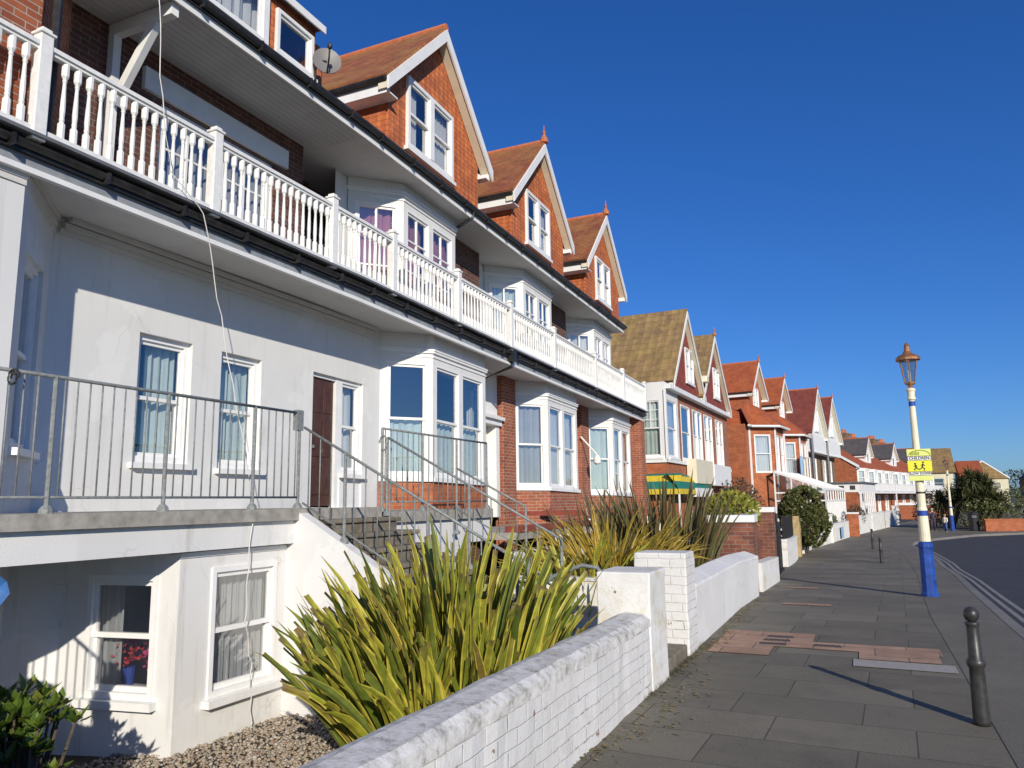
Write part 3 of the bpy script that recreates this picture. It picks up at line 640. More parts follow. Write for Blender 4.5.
def dormer(parent, yc, yw, win, ze=8.5, zap=10.4, hwr=1.83, hw=1.62, over=.2, z0=7.36, xb=-12.5, cur='curtain_white', roof='roof_tile', wallm='tile_hung', finial=True, warp=S, local=False, xf=XE, cols=2, wcol='white_paint', fin='cream_paint'):
    k = dict(warp=warp, local=local)
    sl = (zap - ze) / hwr
    zw = lambda y: zap - .09 - abs(y - yc) * sl
    a, b = yw - hw, yw + hw
    w = MB(); pwall(w, (xf, a, 0), (0, 1, 0), [(0, z0), (2 * hw, z0), (2 * hw, zw(b)), (yc - a, zap - .09), (0, zw(a))], [(win[0] - a, win[1] - a, win[2], win[3])], .1)
    pwall(w, (xb, a, 0), (1, 0, 0), [(0, z0), (xf - xb, z0), (xf - xb, zw(a)), (0, zw(a))]); pwall(w, (xf, b, 0), (-1, 0, 0), [(0, z0), (xf - xb, z0), (xf - xb, zw(b)), (0, zw(b))])
    w.build('gable_wall', wallm, parent, **k)
    window(parent, (xf, win[0], win[2]), (0, 1, 0), win[1] - win[0], win[3] - win[2], cols=cols, cur=cur, depth=-.01, fw=.07, mat=wcol, mull=.13, gap=(.3, .72), **k)
    r = MB(); xo = xf + over
    for sg in (-1, 1):
        e = Vector((0, sg * hwr, ze - zap)); nn = Vector((0, -e.z * sg, hwr)).normalized() * .07
        p = [Vector((xo, yc, zap)), Vector((xb, yc, zap)), Vector((xb, yc, zap)) + e * 1.03, Vector((xo, yc, zap)) + e * 1.03]
        r.prism(p, Vector((0, nn.y * sg * 1 if sg > 0 else -abs(nn.y), nn.z)))
    ro = r.build('roof', roof, parent, **k)
    rt = MB(); rt.tube([(xo + .02, yc, zap + .075), (xb, yc, zap + .075)], .075, 8); rt.build('ridge_tiles', 'terracotta' if roof != 'roof_brown' else 'roof_brown', ro, **k)
    bg_ = MB(); br = MB()
    for sg in (-1, 1):
        e = Vector((0, sg * hwr * 1.05, (ze - zap) * 1.05)); A = Vector((xo + .002, yc, zap + .03)); d = Vector((0, 0, -.24))
        bg_.prism([A, A + e, A + e + d * .95, A + d], (.035, 0, 0))
        A2 = Vector((xo - .016, yc, zap + .02)); bg_.prism([A2, A2 + e * .99, A2 + e * .99 + d * .62, A2 + d * .62], (.014, 0, 0))
        B = Vector((xf + .01, yc, zap - .05)); e2 = e * .985
        br.prism([B, B + e2, B + e2 + d * .55, B + d * .55], (over - .03, 0, 0))
    bg_.build('bargeboard', wcol, parent, **k); br.build('verge_soffit', fin, parent, **k)
    for sg in (-1, 1):
        fa = MB(); gu = MB()
        ye = yc + sg * (hwr + .02); fa.box(xb, xo - .02, min(ye, ye - sg * .04), max(ye, ye - sg * .04), ze - .30, ze - .10)
        yi = yw + sg * hw
        fa.box(xb, xo - .02, min(ye - sg * .042, yi), max(ye - sg * .042, yi), ze - .30, ze - .275)
        gu.tube([(xo - .03, ye + sg * .055, ze - .085), (xb, ye + sg * .055, ze - .085)], .05, 8)
        fa.build('dormer_fascia', wcol, parent, **k); gu.build('dormer_gutter', 'gutter_black', parent, **k)
    if finial:
        f = MB(); f.lathe((xo, yc, zap + .06), [(.10, 0), (.10, .1), (.05, .16), (.03, .22), (.05, .27), (.02, .32), (.008, .46)], 8); f.build('finial', 'terracotta', parent, **k)

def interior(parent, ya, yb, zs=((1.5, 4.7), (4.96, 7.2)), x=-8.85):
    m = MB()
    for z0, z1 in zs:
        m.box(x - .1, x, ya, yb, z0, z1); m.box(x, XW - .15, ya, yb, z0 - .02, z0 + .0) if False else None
    m.build('interior', 'room_shade', parent, warp=S)  # near-black panel behind the windows, painting in the gloom of unlit rooms
    b = MB(); b.box(-15, x - .12, ya, yb, -.6, 7.4); b.build('body', 'brick_shaded', parent, warp=S)
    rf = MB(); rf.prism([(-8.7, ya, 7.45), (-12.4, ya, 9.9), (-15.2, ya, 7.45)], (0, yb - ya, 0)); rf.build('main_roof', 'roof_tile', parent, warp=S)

# --- house with the entrance platform (nearest)
hA = thing('terraced_house', 'nearest terraced house, white render with brown door and railed platform', 'house', (XW, 5.0, -.6), 0, 'houses of the near terrace')
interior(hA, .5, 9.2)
w = MB(); pwall(w, (XW, 5.1, 1.3), (0, 1, 0), [(0, 0), (6.0, 0), (6.0, 3.46), (0, 3.46)], [(1.15, 1.95, .82, 2.37), (2.44, 3.2, .79, 2.36), (4.34, 5.66, .27, 2.38)], .17); w.build('wall', 'render', hA, warp=S)
window(hA, (XW, 6.25, 2.12), (0, 1, 0), .80, 1.55, cur='curtain_green', depth=.12, fw=.07, gap=(.30, .34), warp=S); window(hA, (XW, 7.54, 2.09), (0, 1, 0), .76, 1.57, cur='curtain_green', depth=.12, fw=.07, gap=(.25, .3), warp=S)
# door, sidelight
d = MB(); d.box(XW - .14, XW - .10, 9.50, 10.08, 1.58, 3.62)
for a, b in ((9.55, 9.76), (9.82, 10.03)):
    for c, e in ((1.75, 2.25), (2.35, 2.95), (3.05, 3.5)): d.box(XW - .105, XW - .085, a, b, c, e)
dr = bevel(d.build('door', 'door_wood', hA), .01); k_ = MB(); k_.lathe((XW - .07, 9.56, 2.5), [(.01, -.03), (.03, -.02), (.03, .02), (.01, .03)], 10); k_.box(XW - .10, XW - .092, 9.74, 9.86, 2.42, 2.47); k_.build('handle', 'lead', dr)
f = MB(); f.box(XW - .16, XW - .06, 9.44, 9.498, 1.57, 3.68); f.box(XW - .16, XW - .05, 10.085, 10.19, 1.57, 3.68); f.box(XW - .16, XW - .06, 9.50, 10.08, 3.625, 3.68); f.box(XW - .16, XW - .03, 10.192, 10.76, 1.57, 2.12); f.build('door_frame', 'white_paint', hA, warp=S)
window(hA, (XW, 10.192, 2.12), (0, 1, 0), .566, 1.56, cur='curtain_white', depth=.10, fw=.06, warp=S)
# bay at the left edge: ground floor render, first floor brick
w = MB(); pwall(w, (-6.8, 1.0, -.6), (0, 1, 0), [(0, 0), (3.2, 0), (3.2, 5.34), (0, 5.34)], [(.6, 1.3, 2.75, 4.6), (1.5, 2.3, 2.75, 4.6)])
pwall(w, (-6.8, 4.2, -.6), (-1, 1, 0), [(0, 0), (1.273, 0), (1.273, 5.34), (0, 5.34)], [(.25, .98, 2.75, 4.6)]); w.build('bay_wall', 'render', hA)
window(hA, (-6.8, 1.6, 2.15), (0, 1, 0), .7, 1.85, cur='curtain_white'); window(hA, (-6.8, 2.5, 2.15), (0, 1, 0), .8, 1.85, cur='curtain_white')
window(hA, Vector((-6.8, 4.2, 2.15)) + Vector((-1, 1, 0)).normalized() * .25, (-1, 1, 0), .73, 1.85, cur='curtain_white')
w = MB(); pwall(w, (-6.85, 1.0, BF), (0, 1, 0), [(0, 0), (3.25, 0), (3.25, 2.3), (0, 2.3)]); pwall(w, (-6.85, 4.25, BF), (-1, 1, 0), [(0, 0), (1.2, 0), (1.2, 2.3), (0, 2.3)])
w.build('upper_bay_wall', 'brick_red', hA)
dp = MB(); dp.tube([(-6.8, 4.36, BF), (-6.8, 4.36, 7.25)], .045, 8); dp.build('downpipe', 'gutter_black', hA)
w = MB(); pwall(w, (XW, 5.0, BF), (0, 1, 0), [(0, 0), (4.05, 0), (4.05, 2.31), (0, 2.31)], [(1.35, 3.4, .02, 1.72)], .12); pwall(w, (XW, 9.05, BF), (-1, 0, 0), [(0, 0), (.8, 0), (.8, 2.3), (0, 2.3)]); pwall(w, (-8.5, 9.05, BF), (0, 1, 0), [(0, 0), (1.1, 0), (1.1, 2.3), (0, 2.3)]); w.build('upper_wall', 'brick_shaded', hA)
window(hA, (XW, 6.35, BF + .02), (0, 1, 0), 1.02, 1.70, style='grid', cur='curtain_grey', sill=False, fw=.09, gap=(.0, .3)); window(hA, (XW, 7.372, BF + .02), (0, 1, 0), 1.028, 1.70, style='grid', cur='curtain_grey', sill=False, fw=.09, gap=(.0, .3))
m = MB(); m.box(XW + .002, XW + .06, 6.05, 8.65, 6.70, 6.99); m.build('lintel', 'white_paint', hA)
# cornice under the ground-floor soffit
m = MB()
for dz, dx in ((.0, .12), (.07, .08), (.13, .045)):
    m.box(XW + .002, XW + dx, 5.1 + dx, 11.0, SOF - .09 - dz, SOF - .032 - dz)
    dx *= .35; q = dx * .7
    m.prism([(-6.8 + dx, 4.2 + q * .3, SOF - .09 - dz), (XW + dx * 1.0, 5.1 + dx, SOF - .09 - dz), (XW, 5.1, SOF - .09 - dz), (-6.8, 4.2, SOF - .09 - dz)], (0, 0, .058)); m.box(-6.798, -6.8 + dx, 1, 4.2 + q * .3, SOF - .09 - dz, SOF - .032 - dz)
m.build('cornice', 'soffit', hA, warp=S)
balcony(hA, .8, 9.2); eaves(hA, .8, 9.2, 'board_soffit')
balustrade(hA, 1.5, 9.2, [2.1, 4.16, 6.27, 8.48])
# timber bracket dividing the balcony
m = MB(); m.box(XW + .01, XW + .11, 5.56, 5.66, BF, 7.25); m.box(XW + .112, XE - .02, 5.56, 5.66, 7.10, 7.25); m.obox((XW + .10, 5.57, 6.30), (.07, 0, -.09), (0, .08, 0), (.62, 0, .86)); m.build('bracket', 'white_paint', hA)
# flat-roofed dormer
w = MB(); pwall(w, (XE, 2.5, 7.38), (0, 1, 0), [(0, 0), (5.5, 0), (5.5, .98), (0, .98)], [(2.4, 4.5, .06, .88), (4.68, 5.42, .16, .80)], .1); pwall(w, (XE, 8.0, 7.38), (-1, 0, 0), [(0, 0), (3, 0), (3, .98), (0, .98)]); pwall(w, (XE - 3, 2.5, 7.38), (1, 0, 0), [(0, 0), (3, 0), (3, .98), (0, .98)]); w.build('dormer_wall', 'tile_hung', hA)
window(hA, (XE, 4.9, 7.44), (0, 1, 0), 2.1, .82, style='plain', cols=2, cur='curtain_white', depth=-.02, fw=.10, mull=.16); window(hA, (XE, 7.18, 7.54), (0, 1, 0), .74, .64, style='plain', cur=None, depth=.0, fw=.05)
m = MB(); m.box(XE - 3, XE + .10, 2.4, 8.06, 8.362, 8.42); m.build('dormer_roof', 'lead', hA); m = MB(); m.box(XE + .102, XE + .125, 2.4, 8.08, 8.30, 8.41); m.build('dormer_fascia', 'white_paint', hA)
m = MB(); m.lathe((-6.9, 8.22, 7.6), [(.16, 0), (.16, .35), (.11, .38), (.10, .58), (.125, .6), (.125, .68), (.09, .69)], 12); m.build('chimney_pot', 'terracotta', hA)
# basement storey under the platform
w = MB(); pwall(w, (-5.6, 5.11, -.75), (0, 1, 0), [(0, 0), (1.39, 0), (1.39, 1.93), (0, 1.93)], [(.37, 1.24, .60, 1.78)], .08)
pwall(w, (-6.85, 4.91, -.75), (1.25, .2, 0), [(0, 0), (1.266, 0), (1.266, 1.93), (0, 1.93)], [(.30, 1.05, .66, 1.74)], .08)
pwall(w, (-7.7, 4.0, -.75), (.85, .91, 0), [(0, 0), (1.245, 0), (1.245, 2.1), (0, 2.1)]); w.build('basement_wall', 'old_white', hA)
s_ = Vector((1.25, .2, 0)).normalized()
window(hA, (-5.6, 5.48, -.15), (0, 1, 0), .87, 1.18, cur='curtain_grey', depth=.03, fw=.05, gap=(.5, .52)); window(hA, Vector((-6.85, 4.91, -.09)) + s_ * .30, s_, .75, 1.08, cur='curtain_grey', depth=.03, fw=.05, gap=(.35, .9))
m = MB(); m.box(-7.3, -5.9, 5.25, 6.35, -.7, -.4); m.box(-7.3, -7.2, 5.1, 6.4, -.4, 1.1); m.box(-7.5, -5.8, 6.36, 6.4, -.4, 1.1); m.build('basement_room', 'curtain_grey', hA)
m = MB(); m.box(-7.7, -5.44, .5, 8.04, 1.44, 1.56); m.build('platform_slab', 'concrete', hA)
m = MB(); m.box(-5.62, -5.50, .5, 6.5, 1.20, 1.436); m.box(-7.7, -5.625, .5, 8.0, 1.38, 1.436); m.build('platform_beam', 'old_white', hA)
m = MB(); m.box(-5.66, -5.585, 5.1, 6.5, 1.14, 1.185); m.build('string_course', 'old_white', hA)
w = MB(); pwall(w, (XW, .6, -.75), (0, 1, 0), [(0, 0), (7.4, 0), (7.4, 2.1), (0, 2.1)]); w.build('basement_back_wall', 'old_white', hA)
for i, (px, py, h, c) in enumerate(((-6.22, 5.25, .16, 'pot_blue'), (-5.80, 5.25, .14, 'pot_blue'), (-5.75, 5.72, .13, 'pot_blue'), (-5.75, 5.92, .13, 'pot_pink'), (-5.75, 5.56, .12, 'terracotta'))):
    pz = -.03 if i < 2 else -.08
    t = thing('plant_pot', ['blue pot of red flowers inside the angled basement window', 'blue pot of pink flowers by the jamb inside the angled basement window', 'blue pot with green plant inside the front basement window', 'pink pot inside the front basement window', 'terracotta pot at the left corner inside the front basement window'][i], 'flower pot', (px - .14, py + (.02 if i < 2 else 0), pz), 0, 'pots on the basement window sills')
    m = MB(); m.lathe((px - .14, py + (.02 if i < 2 else 0), pz), [(.045, 0), (.065, h), (.07, h)], 10); m.build('pot', c, t)
    if i in (0, 1, 2):
        m = MB()
        for _ in range(150):
            a, b = random.random() * 6.28, random.random(); r = .15 * math.sqrt(random.random()); c0 = Vector((px - .14 + r * math.cos(a), py + r * math.sin(a), pz + h + .03 + b * (.26 if i < 2 else .16))); v = Vector((random.gauss(0, 1), random.gauss(0, 1), random.gauss(0, 1))).normalized() * .020; q = v.orthogonal().normalized() * .016
            m.quad(c0 - v, c0 - q, c0 + v, c0 + q)
        m.build('flowers', 'flower_red' if i == 0 else ('pot_pink' if i == 1 else 'shrub_leaf'), t)
m = MB()
for dz in (0,): m.box(-5.9, -5.68, 5.4, 6.4, -.11, -.085)
m.box(-6.55, -5.75, 5.16, 5.34, -.06, -.035); m.build('window_board', 'white_paint', hA)

# --- the three gabled houses further along
def near_house(label, ya, yb, bay0, bay1, dyc, dyw, win, cur0, cur1, front0, kind, base_mat='brick_orange'):
    h = thing('terraced_house', label, 'house', (XW, ya, -.6 + S(ya)), 0, 'houses of the near terrace')
    interior(h, ya, yb); random.seed(ord(kind))
    bay(h, bay0[0], bay0[1], 2.05, SOF, 2.12, 4.20, cur=cur0, base=(.9, base_mat), split=.5, curh=-.52 if kind == 'B' else 1.0, m=.10)
    bay(h, bay1[0], bay1[1], BF, SOF2, BF + .12, 6.84, cur=cur1, style='grid', m=.10)
    balcony(h, ya, yb); eaves(h, ya, min(yb, 23.4))
    dormer(h, dyc, dyw, win, finial=kind != 'B')
    return h
hB = near_house('second terraced house, its white bay behind the iron railings right of the brown door', 9.203, 14.75, (11.94, 14.1), (10.91, 12.8), 11.45, 11.5, (10.4, 12.0, 7.66, 8.97), ('curtain_green',) * 3, ('curtain_pink',) * 3, None, 'B')
w = MB(); pwall(w, (-7.72, 10.9, BF), (0, 1, 0), [(-1.0, 0), (.4, 0), (.4, 2.3), (-1.0, 2.3)]); w.build('upper_wall', 'render', hB, warp=S)
w = MB(); pwall(w, (XW, 11.1, .9), (0, 1, 0), [(0, 0), (.2, 0), (.2, 3.86), (0, 3.86)]); w.build('wall', 'render', hB, warp=S); w = MB(); pwall(w, (XW, 14.7, .9), (0, 1, 0), [(0, 0), (.05, 0), (.05, 3.86), (0, 3.86)]); w.build('wall', 'render', hB, warp=S)
w = MB(); w.box(-8.4, -7.45, 13.3, 14.745, BF, SOF2); w.build('brick_pier', 'brick_shaded', hB, warp=S)
hC = near_house('third terraced house, its white bay between the two brick piers', 14.753, 20.3, (17.6, 19.75), (16.18, 18.0), 16.36, 16.42, (15.55, 17.0, 7.68, 8.98), ('curtain_grey', 'curtain_white', 'curtain_white'), ('curtain_green',) * 3, None, 'C', 'brick_red')
w = MB(); pwall(w, (XW, 16.15, .6), (0, 1, 0), [(0, 0), (1.0, 0), (1.0, 4.16), (0, 4.16)]); w.box(XW - .1, XW + .12, 16.2, 16.92, .6, SOF - .03); w.build('brick_pier', 'brick_red', hC, warp=S)
m = MB(); m.box(XW - .3, XW + .05, 15.0, 15.22, 1.4, 3.75); m.box(XW - .3, XW + .05, 15.95, 16.13, 1.4, 3.75); m.box(XW - .3, XW + .12, 14.9, 16.14, 3.5, 3.62); m.box(XW - .3, XW + .2, 14.88, 16.145, 3.622, 3.70); m.box(XW - .3, XW + .0, 15.0, 16.13, 3.752, SOF - .03); m.build('door_surround', 'white_paint', hC, warp=S)
m = MB(); m.box(XW - .24, XW - .18, 15.22, 15.95, 1.4, 3.5); m.build('door', 'cream_paint', hC, warp=S)
w = MB(); w.box(-8.4, -7.45, 18.75, 20.29, BF, SOF2); w.build('upper_brick_pier', 'brick_shaded', hC, warp=S)
w = MB(); pwall(w, (-7.72, 14.76, BF), (0, 1, 0), [(0, 0), (.9, 0), (.9, 2.3), (0, 2.3)]); w.build('upper_wall', 'render', hC, warp=S)
hD = near_house('fourth terraced house, at the far end of the white balustrade', 20.303, 26.0, (23.1, 25.1), (21.5, 23.2), 21.35, 21.45, (20.7, 22.05, 7.7, 8.98), ('curtain_green',) * 3, ('curtain_white',) * 3, None, 'D', 'brick_red')
w = MB(); pwall(w, (XW, 20.31, .6), (0, 1, 0), [(0, 0), (2.2, 0), (2.2, 4.16), (0, 4.16)]); w.box(XW - .1, XW + .15, 21.7, 22.4, .6, SOF - .03); w.build('brick_wall', 'brick_red', hD, warp=S)
w = MB(); w.box(-7.8, -6.72, 25.5, 25.98, .4, SOF - .03); w.build('end_pier', 'brick_red', hD, warp=S)
w = MB(); pwall(w, (-7.72, 20.31, BF), (0, 1, 0), [(0, 0), (.6, 0), (.6, 2.3), (0, 2.3)]); pwall(w, (-8.2, 23.6, BF), (0, 1, 0), [(0, 0), (2.4, 0), (2.4, 2.3), (0, 2.3)]); w.build('upper_wall', 'render', hD, warp=S)
balustrade(hB, 9.2, 14.75, [10.04, 12.25, 14.62], step=.131); balustrade(hC, 14.75, 20.3, [17.2], step=.134); balustrade(hD, 20.3, 25.95, [20.4, 23.2, 25.9], step=.137)
m = MB(); m.tube([(XE - .02, 14.72, SOF + .10), (XE - .02, 14.72, SOF - .16), (XW + .12, 14.9, SOF - .38), (XW + .10, 14.9, .9)], .04, 8); m.box(XE - .09, XE + .07, 14.64, 14.80, SOF - .05, SOF + .20); m.build('downpipe', 'gutter_black', hB, warp=S)
m = MB(); m.tube([(XE + .1, 12.75, SOF2 + .1), (XE + .08, 12.75, SOF2 - .02), (XW + .15, 13.1, SOF2 - .22)], .035, 8); m.build('upper_downpipe', 'lead', hB, warp=S)
m = MB(); m.tube([(XW + .16, 21.6, 3.75), (XF - .05, 21.6, 3.2)], .025, 8); m.lathe((XF - .05, 21.6, 2.9), [(.04, 0), (.11, .06), (.11, .18), (.06, .28), (.02, .30)], 12); m.build('wall_lamp', 'baluster_white', hD, warp=S)

# --- entrance steps with their parapets
st = thing('entrance_steps', 'worn stone steps climbing between white parapets to the brown front door', 'steps', (-4.2, 7.3, -.3))
m = MB(); n = 9
for i in range(n):
    z1 = 1.44 - i * .152; x1 = -5.44 + (i + 1) * .262
    m.box(x1 - .285 + .003, x1, 6.66, 7.98, z1 - .152 - .05, z1 - .05); m.box(x1 - .285 + .003, x1 + .03, 6.655, 8.05, z1 - .048, z1)
    m.box(x1 - .27, x1 - .03, 6.66, 7.98, -.5, z1 - .21)
bevel(m.build('treads', 'stone_step', st), .012)
def parapet(y0, y1, name='parapet', xa=-5.6, xb=-2.95, za=1.52, zb=.12, mat='old_white', par=st, zg=-.75, cut=0.0):
    m = MB(); m.prism([(xa, y0, zg), (xb, y0, zg + .3), (xb, y0, zb), (xa + .15, y0, za), (xa, y0, za)], (0, y1 - y0, 0)); return m.build(name, mat, par)
parapet(6.5, 6.64); parapet(8.06, 8.2, za=1.35, zb=.0)
# low white walls and slab of the second house's platform
tB = thing('white_platform', 'white walled platform with concrete slab behind the grey railing, right of the steps', 'platform', (-6.5, 9.4, -.4))
m = MB(); m.box(-7.05, -5.44, 8.22, 11.2, 1.36, 1.50); m.build('slab', 'concrete', tB); m = MB(); m.box(-5.62, -5.5, 8.22, 10.3, -.5, 1.355); m.box(-5.62, -5.5, 10.3, 11.2, 1.0, 1.355); m.build('wall', 'old_white', tB)
sC = thing('white_steps', 'white steps with a red coping in front of the third house', 'steps', (-5, 13.3, -.4))
m = MB(); m.box(-7.0, -5.2, 11.6, 15.4, .98, 1.1); m.build('slab', 'concrete', sC); m = MB(); m.box(-5.4, -5.25, 11.6, 15.4, -.5, .78); m.prism([(-5.25, 15.4, -.5), (-2.9, 15.4, -.4), (-2.9, 15.4, .2), (-5.25, 15.4, 1.3)], (0, .15, 0)); m.prism([(-5.25, 17.2, -.5), (-2.9, 17.2, -.4), (-2.9, 17.2, .2), (-5.25, 17.2, 1.3)], (0, .15, 0)); m.build('wall', 'old_white', sC)
m = MB(); m.prism([(-5.3, 15.36, 1.3), (-2.88, 15.36, .2), (-2.88, 15.36, .29), (-5.3, 15.36, 1.39)], (0, .23, 0)); m.prism([(-5.3, 17.16, 1.3), (-2.88, 17.16, .2), (-2.88, 17.16, .29), (-5.3, 17.16, 1.39)], (0, .23, 0)); m.box(-7.0, -5.3, 15.36, 15.6, 1.3, 1.39); m.box(-7.0, -5.3, 17.16, 17.4, 1.3, 1.39); m.box(-5.42, -5.18, 11.6, 15.35, 1.1, 1.2); m.build('coping', 'red_coping', sC)
sD = thing('white_steps', 'white steps with a sloping maroon coping in front of the fourth house', 'steps', (-5, 20.4, -.7))
m = MB(); m.box(-7.0, -5.25, 17.9, 20.2, -.5, .9); m.prism([(-5.25, 20.2, -.8), (-2.9, 20.2, -.7), (-2.9, 20.2, .0), (-5.25, 20.2, 1.25)], (0, .15, 0)); m.build('wall', 'old_white', sD)
m = MB(); m.prism([(-5.3, 20.16, 1.25), (-2.88, 20.16, .0), (-2.88, 20.16, .1), (-5.3, 20.16, 1.35)], (0, .23, 0)); m.box(-7, -5.3, 20.16, 20.4, 1.25, 1.35); m.build('coping', 'red_coping', sD)

# --- grey iron railings
def railing(label, A, B, n, h, posts, name='iron_railing', z_off=.06, group='grey iron railings'):
    A, B = Vector(A), Vector(B); t = thing(name, label, 'railing', A, 0, group)
    m = MB(); m.tube([A + Z * h, B + Z * h], .015, 8); m.build('top_rail', 'grey_iron', t, smooth=True)
    m = MB(); m.tube([A + Z * (z_off + .06), B + Z * (z_off + .06)], .011, 8); m.build('bottom_rail', 'grey_iron', t, smooth=True)
    proto = None
    for i in range(n):
        f = (i + .5) / n; p = A.lerp(B, f)
        if any(abs(f - q) < .35 / n for q in posts): continue
        loc = p - A
        if proto is None:
            m = MB(); m.tube([(0, 0, z_off + .07), (0, 0, h - .012)], .0072, 6); proto = m.build('bar', 'grey_iron', t, local=True, smooth=True); proto.location = loc
        else:
            c = proto.copy(); COL.objects.link(c); c.parent = t; c.location = loc
    for q in posts:
        p = A.lerp(B, q); m = MB(); m.tube([p - Z * .01, p + Z * h], .018, 8); m.lathe(p, [(.05, 0), (.05, .03), (.028, .06)], 8); m.build('post', 'grey_iron', t)
    return t
rl = railing('long grey iron railing along the edge of the entrance platform', (-5.52, 2.2, 1.56), (-5.52, 6.56, 1.56), 41, 1.03, (.12, .36, .6, .845, 1.0))
m = MB(); m.tube([(-5.48 + .07 * math.cos(a) * (1 - a / 14), 3.42, 2.53 + .07 * math.sin(a) * (1 - a / 14)) for a in [i * .5 for i in range(20)]], .009, 6); m.build('scroll', 'black_iron', rl); m = MB(); m.box(-5.56, -5.5, 6.50, 6.60, 2.40, 2.62); m.build('box', 'grey_iron', rl)
railing('grey iron handrail with upright bars sloping down the near side of the entrance steps', (-5.46, 6.57, 1.50), (-2.95, 6.57, .14), 17, .93, (.22, .62, 1.0), 'stair_handrail')
railing('grey iron railing in front of the bay, beyond the entrance steps', (-5.5, 8.12, 1.50), (-5.5, 11.1, 1.50), 22, 1.05, (0.0, .33, .66, 1.0))
t = railing('grey iron handrail sloping down the far side of the entrance steps', (-5.42, 8.12, 1.45), (-3.1, 8.12, .2), 4, .98, (.0, .5, 1.0), 'stair_handrail', z_off=.4)
m = MB(); m.tube([(-5.47 - .06 * math.cos(a), 8.1, 2.36 + .09 * math.sin(a)) for a in [i * .4 for i in range(14)]], .012, 6); m.build('scroll', 'grey_iron', t)
railing('short grey iron handrail sloping beside the second house platform', (-5.4, 9.9, 1.15), (-4.3, 9.9, .58), 4, .95, (.0, 1.0), 'stair_handrail', z_off=.3)
t = thing('tube_handrail', 'bent grey tube handrail arching down behind the near gate pillar', 'handrail', (-2.6, 6.9, 0))
m = MB(); m.tube([(-3.45, 6.95, .95 - .42), (-3.0, 6.95, .72), (-2.72, 6.95, .90), (-2.45, 6.95, 1.0), (-2.3, 6.95, .98), (-2.22, 6.95, .88), (-2.2, 6.95, .5)], .02, 8); m.tube([(-3.0, 6.95, 0), (-3.0, 6.95, 1.05)], .018, 8); m.tube([(-3.4, 6.95, -.1), (-3.4, 6.95, .56)], .018, 8); m.build('tube', 'grey_iron', t, smooth=True)

# --- loose things on the terrace
dt = thing('satellite_dish', 'grey satellite dish fixed at the eaves beside the flat dormer', 'satellite dish', (-6.5, 7.98, 7.55))
dn = Vector((.62, -.62, .12)).normalized(); a_ = dn.cross(Z).normalized(); b_ = a_.cross(dn).normalized()
m = MB(); vs = []; c0 = Vector((-6.42, 7.98, 7.78))
for i in range(6):
    r = .20 * i / 5
    for k in range(20):
        an = 2 * math.pi * k / 20; vs.append(c0 + (a_ * math.cos(an) * 1.0 + b_ * math.sin(an) * 1.05) * r + dn * (r * r * .9))
fs = [(i * 20 + k, i * 20 + (k + 1) % 20, (i + 1) * 20 + (k + 1) % 20, (i + 1) * 20 + k) for i in range(5) for k in range(20)]
m.add(vs, fs); m.add([v - dn * .012 for v in vs], [f[::-1] for f in fs]); m.build('dish', 'dish_grey', dt, smooth=True)
m = MB(); m.tube([c0 - b_ * .2 + dn * .03, c0 - b_ * .12 + dn * .26, c0 + dn * .32], .012, 6); m.lathe(c0 + dn * .32 - Z * .03, [(.02, 0), (.035, .02), (.035, .06), (.02, .08)], 8); m.build('arm', 'black_iron', dt)
m = MB(); m.tube([(-6.62, 7.9, 7.45), (-6.55, 7.9, 7.5), (-6.55, 7.9, 7.9)], .018, 8); m.tube([(-6.55, 7.9, 7.8), c0], .02, 6); m.build('bracket', 'black_iron', dt)
m = MB(); pts = []
ctl = [(-6.5, 5.23, 7.15), (-6.5, 5.36, 5.95), (-6.56, 5.6, 5.2), (-6.5, 6.0, 4.85), (-6.5, 6.32, 3.75), (-6.3, 6.40, 2.8), (-5.9, 6.2, 2.0), (-5.47, 5.85, 1.5), (-5.45, 5.80, .9), (-5.46, 5.78, .5), (-5.5, 5.93, .1), (-5.52, 5.98, -.3), (-5.5, 5.95, -.52)]
for i in range(len(ctl) - 1):
    for k in range(6):
        t_ = k / 6; p = Vector(ctl[i]).lerp(Vector(ctl[i + 1]), t_); pts.append(p + Vector((0, .018 * math.sin(i * 2.1 + t_ * 5), 0)))
m.tube(pts, .0062, 5); tag(m.build('cable', 'cable'), 'thin white cable hanging from the eaves past the balcony down to the gravel', 'cable')
m = MB(); vs = []
for i in range(9):
    for j in range(10):
        vs.append((-4.73 + .03 * math.sin(i * 2.3 + j) + .05 * random.random(), 2.70 + i * .035 + .02 * math.sin(j * 1.7), .55 + j * .085 - abs(i - 4) * .02 * (j / 5)))
m.add(vs, [(i * 10 + j, (i + 1) * 10 + j, (i + 1) * 10 + j + 1, i * 10 + j + 1) for i in range(8) for j in range(9)])
o = m.build('plastic_sheet', 'sheet_blue'); tag(o, 'crumpled blue plastic sheet hanging at the left edge before the basement', 'plastic sheet'); sm = o.modifiers.new('thick', 'SOLIDIFY'); sm.thickness = .01

